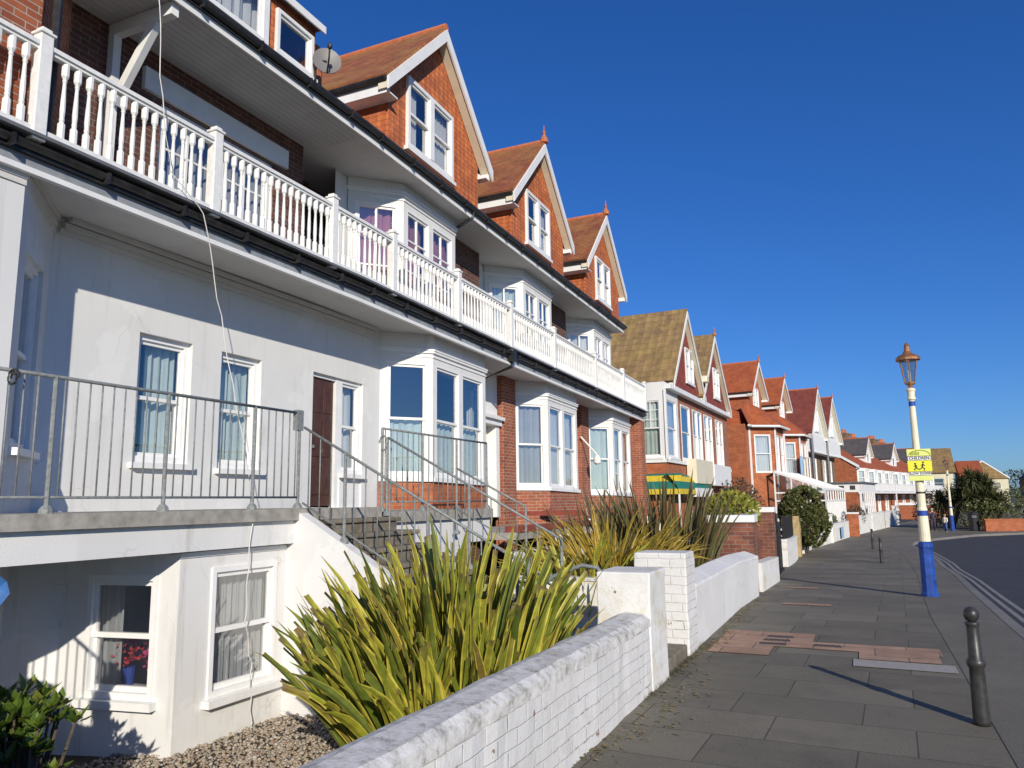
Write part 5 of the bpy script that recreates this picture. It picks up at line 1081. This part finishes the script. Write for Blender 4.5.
def awn(name, mat, z0, z1, e0, e1, par):
    """one horizontal stripe of the awning: along the near side and round the front"""
    m = MB(); a, b = (xf_ - .5) * e0 + .02, (xf_ - .5) * e1 + .02; k = .5
    m.prism([(xa, -e1 * k, z0), (xa, -e0 * k, z1), (xa, -e0 * k + .03, z1), (xa, -e1 * k + .03, z0)], (xf_ + .0 - xa, 0, 0))
    m.prism([(xf_ * e1 + .02, -.5, z0), (xf_ * e0 + .02, -.5, z1), (xf_ * e0 - .01, -.5, z1), (xf_ * e1 - .01, -.5, z0)], (0, y1 + .5, 0))
    return m.build(name, mat, par, **LK)
aw = awn('awning', 'awning_green', 2.50, 2.78, .62, .92, h5)
awn('upper_stripe', 'awning_yellow', 2.782, 3.0, .30, .62, aw); awn('top_stripe', 'awning_green', 3.002, 3.08, .08, .30, aw); awn('valance', 'awning_yellow', 2.30, 2.498, .92, .95, aw)
lbox(aw, 'frame_post', 'white_paint', (xa - .06, xa, -.5, -.44, 0, 3.05), (xf_ - .06, xf_, -.5, -.44, 0, 2.3))
lbox(h5, 'sign_lamp', 'cream_paint', (.06, .5, 5.6, 6.1, 7.3, 7.6), bev=.05)

# red gabled pair with skirt roofs
def red_house(label, x, y, a, cur='curtain_white', side=True):
    h = frame('gabled_house', label, 'house', x, y, a, 'red gabled houses'); W = 7.45
    w = MB(); pwall(w, (0, 0, 0), (0, 1, 0), [(0, 0), (W, 0), (W, 6.3), (0, 6.3)], [(5.6, 6.5, 3.6, 5.6), (5.4, 6.6, .5, 2.5)]); pwall(w, (-9, 0, 0), (1, 0, 0), [(0, 0), (9, 0), (9, 6.3), (0, 6.3)]); w.build('wall', 'brick_orange', h, **LK)
    window(h, (0, 5.6, 3.6), (0, 1, 0), .9, 2, cur=cur, **LK); window(h, (0, 5.4, .5), (0, 1, 0), 1.2, 2, cur=cur, **LK)
    bay(h, 1.9, 4.3, 0, 6.2, 3.55, 5.75, xw=0, xf=1.2, d=1.05, mat='brick_orange', front=[(.2, 1.05), (1.35, 2.2)], m=.28, cur=(cur,) * 3, cornice=False, **LK)
    lbox(h, 'interior', 'room_shade', (-1.2, -1.1, .2, W - .2, .1, 6.2)); lbox(h, 'body', 'brick_red', (-9, -1.3, .15, W, 0, 6.3))
    m = MB()
    for (py, px) in ((.85, .02), (1.9, 1.22), (4.3, 1.22), (5.35, .02)): m.box(px - .02, px + .06, py - .08, py + .08, 0, 6.18)
    m.build('bay_quoins', 'white_paint', h, **LK)
    sk = MB(); e = .35
    low = [(.25, -.1), (.25, .55), (1.55, 1.7), (1.55, 4.5), (.25, 5.65), (.25, W)]
    hi = [(-.3, -.1), (-.3, 1.2), (.0, 2.0), (.0, 4.2), (-.3, 5.0), (-.3, W)]
    P = lambda p, z: (p[0], p[1], z)
    for i in range(5): sk.quad(P(low[i], 6.25), P(low[i + 1], 6.25), P(hi[i + 1], 7.6), P(hi[i], 7.6))
    sk.build('skirt_roof', 'roof_orange', h, **LK)
    gt = MB()
    for i in range(5):
        A, B = Vector(P(low[i], 6.2)), Vector(P(low[i + 1], 6.2)); gt.tube([A, B], .07, 6)
    gt.build('eaves_gutter', 'white_paint', h, **LK)
    mr = MB(); mr.prism([(-.3, .05, 7.0), (-4.8, .05, 9.6), (-9, .05, 6.3), (-9, .05, 6.2), (-.3, .05, 6.3)], (0, W - .1, 0)); mr.build('main_roof', 'roof_orange', h, **LK)
    dormer(h, 3.3, 3.3, (2.75, 4.05, 7.0, 8.75), ze=8.35, zap=10.3, hwr=1.85, hw=1.6, over=.35, z0=6.4, xb=-6, roof='roof_orange', wallm='brick_orange', xf=-.1, **LK)
    return h
r6 = red_house('red brick house with orange tile roof and roof aerial, nearer of the red pair', -5.75, 44.6, .115)
r7 = red_house('red brick house with orange tile roof behind the washing, farther of the red pair', -4.95, 52.1, .125)
m = MB(); m.tube([(-3, 3.0, 10.3), (-3, 3.0, 11.6)], .03, 5); m.tube([(-3, 2.5, 11.4), (-3, 3.5, 11.4)], .02, 5); m.tube([(-3, 2.7, 11.15), (-3, 3.3, 11.15)], .02, 5); m.build('aerial', 'lead', r6, **LK)
# lean-to conservatory
cv = frame('conservatory', 'white framed lean-to glass conservatory in front of the red houses', 'conservatory', -4.45, 45.4, .115)
f = MB(); g_ = MB(); Lc = 7.2; xo = 2.7; zi, zo = 3.55, 2.55
n = 8
for i in range(n + 1):
    y = Lc * i / n; f.obox((0, y - .03, zi), (xo, 0, zo - zi), (0, .06, 0), (0, 0, .08)); f.box(xo - .06, xo + .0, y - .04, y + .04, 0, zo)
f.box(xo - .07, xo + .02, -.05, Lc + .05, zo - .06, zo + .06); f.box(xo - .05, xo + .01, 0, Lc, 1.9, 1.98); f.box(-.02, .06, -.05, Lc + .05, zi - .02, zi + .1)
for x in (0, .9, 1.8, xo - .05): f.box(x, x + .07, -.04, .04, 0, zi - (zi - zo) * x / xo)
f.box(0, xo, -.035, .035, 2.35, 2.43); f.box(0, xo, -.035, .035, 1.9, 1.98); f.box(0, xo, -.03, .03, .9, .98); f.obox((0, -.05, zi - .02), (xo, 0, zo - zi), (0, .10, 0), (0, 0, .12))
cf = f.build('frame', 'white_paint', cv, **LK)
g_.quad((.02, 0, zi + .02), (xo, 0, zo + .02), (xo, Lc, zo + .02), (.02, Lc, zi + .02)); g_.quad((xo - .03, 0, .9), (xo - .03, Lc, .9), (xo - .03, Lc, zo), (xo - .03, 0, zo)); g_.quad((0, 0, .9), (xo, 0, .9), (xo, 0, zo), (0, 0, zi)); g_.build('glazing', 'glass', cv, **LK)
lbox(cv, 'dwarf_wall', 'render', (xo - .12, xo - .07, 0, Lc, 0, .9), (0, xo - .12, .0, .1, 0, .9)); lbox(cv, 'mullions', 'white_paint', *[(xo - .06, xo, .4 + i * .45, .45 + i * .45, .9, 1.9) for i in range(15)])
t = frame('laundry', 'white and pale blue towels hung out at the bay of the farther red house', 'laundry', -3.6, 53.2, .125)
for i, c in enumerate(('towel_blue', 'cloth_white', 'cloth_white')):
    m = MB(); vs = [(.1 + .05 * math.sin(q * 1.4 + i), .0 + i * .95 + q * .11, z) for z in (3.35, 4.75 - .1 * (i == 1)) for q in range(8)]; m.add(vs, [(q, q + 1, q + 9, q + 8) for q in range(7)]); o = m.build('towel', c, t, **LK); o.modifiers.new('thick', 'SOLIDIFY').thickness = .02
m = MB(); m.tube([(.1, -.1, 4.77), (.1, 2.9, 4.77)], .02, 5); m.tube([(.1, -.08, 0), (.1, -.08, 4.77)], .025, 5); m.tube([(.1, 2.88, 0), (.1, 2.88, 4.77)], .025, 5); m.build('line', 'lead', t, **LK)

# white gabled pair above brown brick
def white_house(label, x, y, a, slim=False):
    h = frame('gabled_house', label, 'house', x, y, a, 'white gabled houses'); W = 6.2
    w = MB(); pwall(w, (0, 0, 0), (0, 1, 0), [(0, 0), (W, 0), (W, 5.6), (0, 5.6)], [(1.2, 2.2, 3.2, 5.2), (3.6, 4.6, 3.2, 5.2), (1.4, 3.6, .6, 2.5)]); pwall(w, (-9, 0, 0), (1, 0, 0), [(0, 0), (9, 0), (9, 5.6), (0, 5.6)], [(7.2, 8.2, 3.2, 5.1)]); w.build('wall', 'brick_brown', h, **LK)
    for a0, b0, c0, d0 in ((1.2, 1.0, 3.2, 2.0), (3.6, 1.0, 3.2, 2.0), (1.4, 2.2, .6, 1.9)): window(h, (0, a0, c0), (0, 1, 0), b0, d0, cur='curtain_white', depth=.02, **LK)
    window(h, (-1.8, 0, 3.2), (1, 0, 0), 1.0, 1.9, cur=None, depth=.02, bars='grid', **LK)
    lbox(h, 'interior', 'room_shade', (-2.4, -2.3, .2, W - .2, .1, 5.6), (-8, -2.5, .5, .6, .1, 5.6)); lbox(h, 'body', 'brick_brown', (-9, -2.5, .7, W, 0, 5.6))
    lbox(h, 'jetty', 'white_paint', (-2.5, .55, -.12, W + .05, 5.6, 6.9), (-2.4, .62, -.16, W + .1, 5.5, 5.6))
    dormer(h, 3.0, 3.0, (2.3, 3.7, 7.2, 9.0), ze=6.95, zap=10.5, hwr=3.15, hw=2.95, over=.3, z0=6.85, xb=-8, roof='roof_maroon', wallm='white_paint', xf=.5, **LK)
    m = MB(); m.tube([(.7, -.15, 0), (.7, -.15, 6.9)], .11, 6); m.build('downpipe', 'lead', h, **LK)
    return h
h8 = white_house('white gabled house with brown brick below, nearer of the white pair', -3.75, 60.8, .14); h9 = white_house('white gabled house with brown brick below, farther of the white pair', -2.95, 67.2, .16)
po = frame('porch', 'white timber porch with small square panes in front of the white gabled houses', 'porch', -3.2, 58.5, .14)
lbox(po, 'beam', 'white_paint', (0, 3.2, -.05, .05, 2.45, 3.05), (3.15, 3.25, -.05, 7, 2.45, 3.05)); lbox(po, 'roof', 'lead', (-.1, 3.4, -.2, 7.2, 3.052, 3.15)); lbox(po, 'post', 'white_paint', (.0, .12, -.06, .06, 0, 2.45), (1.5, 1.62, -.06, .06, 0, 2.45), (3.1, 3.24, -.06, .06, 0, 2.45))
lbox(po, 'small_panes', 'tarpaper', *[(.35 + i * .72, .70 + i * .72, -.056, -.052, 2.6, 2.9) for i in range(4)])
lbox(po, 'window_frame', 'white_paint', *[(3.26, 3.30, .5 + i * .9, .62 + i * .9, .2, 2.45) for i in range(7)]); lbox(po, 'panes', 'glass', (3.25, 3.258, .5, 6.5, .6, 2.4))

# farther terrace: white bays and balconies under orange roofs, grey slate dormers
def row_house(x, y, a, first=False):
    h = frame('bay_terrace_house', 'terraced house with white bay and balcony under a slate dormer, in the far row', 'house', x, y, a, 'far row of white balconied houses'); W = 13.0
    w = MB(); pwall(w, (0, 0, 0), (0, 1, 0), [(0, 0), (W, 0), (W, 5.1), (0, 5.1)], [(.8, 2.8, .5, 2.3), (3.6, 4.5, .1, 2.3), (3.7, 4.6, 2.9, 5.0), (5.6, 7.6, .5, 2.3), (9.8, 11.8, .5, 2.3)]); w.build('wall', 'brick_orange', h, **LK)
    window(h, (0, .8, .5), (0, 1, 0), 2.0, 1.8, cols=2, cur='curtain_white', **LK); window(h, (0, 3.7, 2.9), (0, 1, 0), .9, 2.1, cur='curtain_white', **LK); lbox(h, 'door', 'door_wood', (-.1, -.05, 3.6, 4.5, .1, 2.3))
    window(h, (0, 9.8, .5), (0, 1, 0), 2.0, 1.8, cols=2, cur='curtain_white', **LK)
    bay(h, 9.8, 11.5, 2.6, 5.05, 3.3, 4.85, xw=0, xf=.7, d=.5, cur=('curtain_white',) * 3, cornice=False, **LK)
    window(h, (0, 5.6, .5), (0, 1, 0), 2.0, 1.8, cols=2, cur='curtain_white', **LK)
    bay(h, 5.7, 7.4, 2.6, 5.05, 3.3, 4.85, xw=0, xf=.7, d=.5, cur=('curtain_white',) * 3, cornice=False, **LK)
    bay(h, .9, 2.6, 2.6, 5.05, 3.3, 4.85, xw=0, xf=.7, d=.5, cur=('curtain_white',) * 3, cornice=False, **LK)
    lbox(h, 'interior', 'room_shade', (-1.1, -1.0, .1, W - .1, .1, 5.0)); m = MB(); m.prism([(-.02 if not first else -.02, .02, 0), (-1.2, .02, 0), (-9, .02, 0), (-9, .02, 5.2), (-5, .02, 9.1), (-.9, .02, 5.7), (-1.2, .02, 5.2)], (0, W - .04, 0)) if False else m.box(-9, -1.3, .02, W - .02, 0, 5.0); m.build('body', 'brick_red', h, **LK)
    lbox(h, 'balcony', 'white_paint', (.05, 1.5, .0, W - .01, 2.45, 2.62)); lbox(h, 'balcony_rail', 'white_paint', (1.42, 1.48, 0, W - .01, 3.45, 3.53), (1.42, 1.48, 0, W - .01, 2.7, 2.76), *[(1.43, 1.47, .08 + i * .24, .17 + i * .24, 2.76, 3.45) for i in range(53)], (0, 1.48, .0, .05, 3.45, 3.53), *[(.1 + i * .24, .19 + i * .24, .0, .04, 2.76, 3.45) for i in range(6)])
    lbox(h, 'balcony_post', 'white_paint', (1.38, 1.5, .0, .12, 0, 2.45), (1.38, 1.5, .122, .125, 2.6, 3.5)); lbox(h, 'eaves_board', 'white_paint', (.02, .3, 0, W - .01, 4.98, 5.14))
    m = MB(); m.prism([(.32, 0, 5.25), (-5, 0, 8.7), (-10, 0, 5.4), (-10, 0, 5.25), (-5, 0, 8.5), (.32, 0, 5.1)], (0, W - .005, 0)); m.build('roof', 'roof_orange', h, **LK)
    dormer(h, 10.6, 10.6, (9.9, 11.3, 5.9, 7.0), ze=6.85, zap=8.75, hwr=2.0, hw=1.75, over=.25, z0=5.5, xb=-5.5, roof='slate', wallm='white_paint', xf=-.8, cols=1, **LK)
    chimney(h, -4.3, 2.2, 7.2, 9.7, 4, w=1.0, l=2.2, mat='brick_brown'); chimney(h, -4.5, 7.2, 7.4, 9.5, 5, mat='brick_orange')
    return h
u0 = row_house(-.35, 86.0, .20)
m = MB(); pwall(m, (-10, -.02, 0), (1, 0, 0), [(0, 0), (10, 0), (10, 5.05), (5, 8.45), (0, 5.2)]); m.build('side_wall', 'brick_orange', u0, **LK)
m = MB(); m.prism([(.34, -.1, 5.32), (-5, -.1, 8.78), (-5, -.1, 8.5), (.34, -.1, 5.02)], (0, .075, 0)); m.build('verge_board', 'white_paint', u0, **LK)
u0['label'] = 'end terraced house with big red brick side gable, first of the far row'
x, y, a = -.35, 86.0, .20
for i in range(2):
    th = math.atan(a); x += 13.0 * math.sin(th); y += 13.0 * math.cos(th); a += .05
    src = bpy.data.objects[u0.name]
    if i == 0: proto = row_house(x, y, a); c = proto
    else: c = dup(proto, (x, y, -.5)); c.rotation_euler = (0, 0, -math.atan(a))
    c['label'] = ['middle house of the far white balconied row, next to the end gable', 'last house of the far white balconied row, just left of the lamp post'][i]
# cream building closing the view
cb = frame('cream_building', 'cream rendered building with brown roof closing the end of the street', 'building', 12.9, 134, 0)
w = MB(); pwall(w, (-9.5, 0, 0), (1, 0, 0), [(0, 0), (9.5, 0), (9.5, 5.6), (0, 5.6)], [(1.2, 2.6, 3.3, 4.8), (4.0, 5.4, 3.3, 4.8), (6.8, 8.2, 3.3, 4.8), (4.2, 5.2, .9, 2.6), (7.0, 8.0, .2, 2.6)]); w.build('wall', 'cream_wall', cb, **LK)
for a_, b_, c_, d_ in ((1.2, 1.4, 3.3, 1.5), (4.0, 1.4, 3.3, 1.5), (6.8, 1.4, 3.3, 1.5), (4.2, 1.0, .9, 1.7)): window(cb, (-9.5 + a_, 0, c_), (1, 0, 0), b_, d_, cur=None, cols=1, **LK)
lbox(cb, 'interior', 'room_shade', (-9.4, -.1, .8, .9, .1, 5.5)); lbox(cb, 'body', 'cream_wall', (-9.5, 0, 1.0, 9, 0, 5.6)); lbox(cb, 'door', 'white_paint', (-2.5, -1.5, .05, .1, .2, 2.6))
m = MB(); m.prism([(-9.9, -.4, 5.6), (-9.9, 4.5, 9.6), (-9.9, 9.4, 5.6)], (10.3, 0, 0)); m.build('roof', 'roof_brown', cb, **LK)
rb = frame('red_building', 'red building with white window frames beyond the cream building, behind the palms', 'building', 17.2, 138, 0)
lbox(rb, 'wall', 'brick_orange', (-3, 0, 0, 7, 0, 5.6)); m = MB(); m.prism([(-3.2, -.2, 5.6), (-3.2, 3.5, 7.6), (-3.2, 7.2, 5.6)], (3.4, 0, 0)); m.build('roof', 'roof_orange', rb, **LK)
for z in (.8, 3.4): window(rb, (-2.2, -.08, z), (1, 0, 0), 1.4, 1.6, depth=.02, **LK)
for i, (x, y, wd, z, mt, rf, lab) in enumerate(((36, 190, 9, 5.5, 'brick_orange', 'slate', 'small distant red house with white gable far right beyond the planter'), (47, 205, 9, 6, 'tile_hung_red', 'slate', 'distant dark red house at the right edge beyond the planter'), (27, 215, 10, 6, 'cream_wall', 'roof_brown', 'distant cream house behind the palms'), (58, 215, 12, 6.5, 'brick_red', 'slate', 'farthest distant red house at the right edge'))):
    d_ = frame('distant_house', lab, 'house', x, y, 0, 'distant houses at the right'); lbox(d_, 'wall', mt, (-wd / 2, wd / 2, 0, 8, 0, z)); m = MB(); m.prism([(-wd / 2 - .3, -.3, z), (wd / 2 + .3, -.3, z), (0, -.3, z + wd * .42)], (0, 8.6, 0)); m.build('roof', rf, d_, **LK)
    for k in (-1, 1): window(d_, (k * wd * .26 - .8, -.08, z - 2.4), (1, 0, 0), 1.6, 1.6, depth=.02, **LK)
    m = MB(); m.prism([(-wd / 2 - .35, -.36, z - .1), (0, -.36, z + wd * .42 - .05), (0, -.36, z + wd * .42 + .25), (-wd / 2 - .35, -.36, z + .25)], (0, .05, 0)); m.prism([(wd / 2 + .35, -.36, z - .1), (0, -.36, z + wd * .42 - .05), (0, -.36, z + wd * .42 + .25), (wd / 2 + .35, -.36, z + .25)], (0, .05, 0)); m.build('bargeboard', 'white_paint', d_, **LK)

# ------------------------------------------------------------------ planting and people round the bend
def palm(label, x, y, h, heads, seed):
    rnd = random.Random(seed); t = thing('palm_tree', label, 'palm', (x, y, -.5), 0, 'palms by the bend'); tr = MB(); m = MB()
    for (dx, dy, hh) in heads:
        top = Vector((x + dx, y + dy, hh - .5)); tr.tube([(x + dx * .2, y, -.5), (x + dx * .6, y + dy * .5, -.5 + hh * .5), top], [.16, .12, .10], 7)
        for i in range(230):
            az = rnd.random() * 6.283; el = rnd.uniform(-.5, 1.45); d = Vector((math.cos(az) * math.cos(el), math.sin(az) * math.cos(el), math.sin(el))); L = rnd.uniform(.75, 1.15); s_ = d.cross(Z).normalized() * .05; p = top.copy(); pts = [p]
            for k in range(4):
                p = p + d * L / 4; d = (d + Vector((0, 0, -.16 * (k + 1)))).normalized(); pts.append(p)
            b = len(m.v)
            for k, q in enumerate(pts): ww = (.5, 1, 1, .7, .1)[k]; m.v += [q - s_ * ww, q + s_ * ww]
            m.f += [(b + 2 * k, b + 2 * k + 1, b + 2 * k + 3, b + 2 * k + 2) for k in range(4)]
    tr.build('trunk', 'bark', t); m.build('fronds', 'palm_leaf', t); return t
palm('tallest palm with several heads behind the second lamp post', 6.3, 56, 4.4, [(0, 0, 3.0), (.6, .3, 2.8), (-.5, .2, 2.5), (.3, .5, 2.3), (.9, .2, 2.4), (-.2, -.3, 1.8)], 31); palm('lower bushy palm to the left of the tallest palm', 5.0, 57.5, 3.0, [(.3, 0, 1.9), (-.4, 0, 1.6), (.9, .4, 1.7)], 32)
palm('low palm clump on the right of the tallest palm', 7.3, 55.5, 2.4, [(0, 0, 1.7), (.5, .3, 1.4), (-.4, .2, 1.3)], 33)
pl = thing('brick_planter', 'long orange brick planter full of shrubs at the right edge beyond the road', 'planter', (11, 56.5, -.5)); m = MB(); d = Vector((6.5, 2.2, 0)).normalized()
m.obox((6.5, 52.9, -.6), d * 16, (-.08, .24, 0), (0, 0, .75)); m.build('wall', 'brick_orange', pl); m = MB(); m.obox(Vector((6.45, 52.85, .152)), d * 16.1, Vector((-.1, .30, 0)), (0, 0, .07)); m.build('coping', 'brick_orange', pl)
for i in range(5): bush(['round shrub at the left end of the brick planter', 'dark shrub second from the left in the brick planter', 'low shrub in the middle of the brick planter', 'low shrub fourth from the left in the brick planter', 'shrub at the far right of the brick planter'][i], 'shrub', (7.0 + i * 2.6, 54.6 + i * .9, .45), 1.5, 1.2, .95 + .15 * (i % 2), 1000, .16, 'box_leaf', 'planter shrubs', seed=40 + i, z0=-.45)
bush('dark green shrub on the pavement left of the second lamp post', 'shrub', (4.6, 62, .6), 1.6, 1.4, 1.3, 1500, .17, 'dark_leaf', 'garden shrubs', seed=50, z0=-.5); bush('wide dark green shrub behind the palms', 'shrub', (6.3, 60, .5), 2.0, 1.4, 1.2, 1800, .17, 'box_leaf', 'garden shrubs', seed=51, z0=-.5)
bush('broad distant tree behind the distant houses', 'tree', (40, 235, 4), 9, 5, 4.5, 2500, .6, 'dark_leaf', None, 'distant_tree', 52, z0=-.5); bush('wide distant hedge along the far right road', 'hedge', (30, 150, 1), 12, 3, 2.2, 3000, .4, 'box_leaf', 'garden hedges', 'hedge', 53, z0=-.6)
w = thing('garden_wall', 'low brick wall with pale coping in front of the cream building', 'garden wall', (5.2, 84, -.5), 0, 'brick garden walls'); m = MB(); m.box(3.3, 7.6, 84, 84.3, -.6, .75); m.build('wall_body', 'brick_orange', w); m = MB(); m.box(3.2, 7.7, 83.9, 84.4, .752, 1.0); m.build('coping', 'white_paint', w)
t = thing('parked_car', 'dark parked car far away at the right edge behind the planter', 'car', (31, 118, -.5)); m = MB()
m.prism([(29, 117, -.2), (33.2, 117, -.2), (33.2, 117, .3), (32.4, 117, .45), (31.6, 117, .95), (29.9, 117, .95), (29.1, 117, .4)], (0, 1.7, 0)); bevel(m.build('body', 'car_dark', t), .06)
m = MB(); m.prism([(29.5, 116.99, .45), (32.0, 116.99, .45), (31.5, 116.99, .86), (29.98, 116.99, .86)], (0, -.01, 0)); m.build('side_window', 'glass', t)
for x in (29.9, 32.3):
    m = MB(); m.tube([(x, 116.95, -.2), (x, 117.2, -.2)], .31, 14); m.build('wheel', 'rubber', t)
def person(label, x, y, h, face, top, leg, hair='hair', seed=1, sit=0):
    t = thing('person', label, 'person', (x, y, -.5), face, None); s_ = h / 1.7
    J = [(0, 0, .92), (0, 0, 1.15), (0, -.01, 1.38), (0, -.01, 1.50), (0, -.02, 1.62), (.09, 0, .88), (.11, -.05, .48), (.12, .03, .06), (.12, -.10, .03), (-.09, 0, .88), (-.11, .04, .48), (-.12, .10, .06), (-.12, -.02, .03), (.19, 0, 1.36), (.25, -.02, 1.10), (.24, -.14, .88), (-.19, 0, 1.36), (-.25, .03, 1.10), (-.25, -.06, .87)]
    E_ = [(0, 1), (1, 2), (2, 3), (3, 4), (0, 5), (5, 6), (6, 7), (7, 8), (0, 9), (9, 10), (10, 11), (11, 12), (2, 13), (13, 14), (14, 15), (2, 16), (16, 17), (17, 18)]
    Rr = [.13, .13, .14, .055, .10, .10, .065, .045, .04, .10, .065, .045, .04, .07, .05, .038, .07, .05, .038]
    me = bpy.data.meshes.new('person_body'); me.from_pydata([tuple(c * s_ for c in p) for p in J], E_, []); me.update()
    o = bpy.data.objects.new('body', me); COL.objects.link(o); o.parent = t
    o.modifiers.new('skin', 'SKIN')
    for i, r in enumerate(Rr): me.skin_vertices[0].data[i].radius = (r * s_, r * s_ * .8)
    me.skin_vertices[0].data[0].use_root = True; sb = o.modifiers.new('sub', 'SUBSURF'); sb.levels = 1; sb.render_levels = 2; me.materials.append(MATS['skin'])
    m = MB(); m.lathe((0, 0, .86 * s_), [(.155 * s_, 0), (.165 * s_, .12 * s_), (.17 * s_, .40 * s_), (.19 * s_, .50 * s_), (.08 * s_, .60 * s_)], 12); m.tube([(.18 * s_, 0, 1.38 * s_), (.255 * s_, -.02 * s_, 1.10 * s_), (.245 * s_, -.12 * s_, .92 * s_)], [.085 * s_, .07 * s_, .055 * s_], 8); m.tube([(-.18 * s_, 0, 1.38 * s_), (-.255 * s_, .03 * s_, 1.10 * s_), (-.25 * s_, -.05 * s_, .92 * s_)], [.085 * s_, .07 * s_, .055 * s_], 8); m.build('jacket', top, t, local=True, smooth=True)
    m = MB(); m.tube([(.09 * s_, 0, .92 * s_), (.11 * s_, -.05 * s_, .48 * s_), (.12 * s_, .02 * s_, .08 * s_)], [.12 * s_, .085 * s_, .07 * s_], 8); m.tube([(-.09 * s_, 0, .92 * s_), (-.11 * s_, .04 * s_, .48 * s_), (-.12 * s_, .09 * s_, .08 * s_)], [.12 * s_, .085 * s_, .07 * s_], 8); m.build('trousers', leg, t, local=True, smooth=True)
    m = MB(); m.lathe((0, .015 * s_, 1.60 * s_), [(.105 * s_, 0), (.118 * s_, .06 * s_), (.10 * s_, .12 * s_), (.05 * s_, .155 * s_), (.01, .16 * s_)], 12); m.build('hair', hair, t, local=True, smooth=True)
    return t
person('person in a dark coat with fair hair standing behind the lamp post', 3.75, 52.5, 1.35, .4, 'cloth_dark', 'cloth_dark'); person('person in a cream jacket and blue trousers beside the second lamp post', 4.35, 52.0, 1.0, -.8, 'cloth_white', 'cloth_blue')
t = thing('litter_bin', 'dark litter bin on the pavement below the palms', 'litter bin', (6.0, 53.6, -.5)); m = MB(); m.lathe((6.0, 53.6, -.5), [(.24, 0), (.26, .08), (.26, .95), (.30, .97), (.30, 1.05), (.22, 1.15)], 12); m.build('body', 'black_iron', t); m = MB(); m.box(5.88, 6.12, 53.325, 53.345, .28, .42); m.build('slot', 'lead', t)
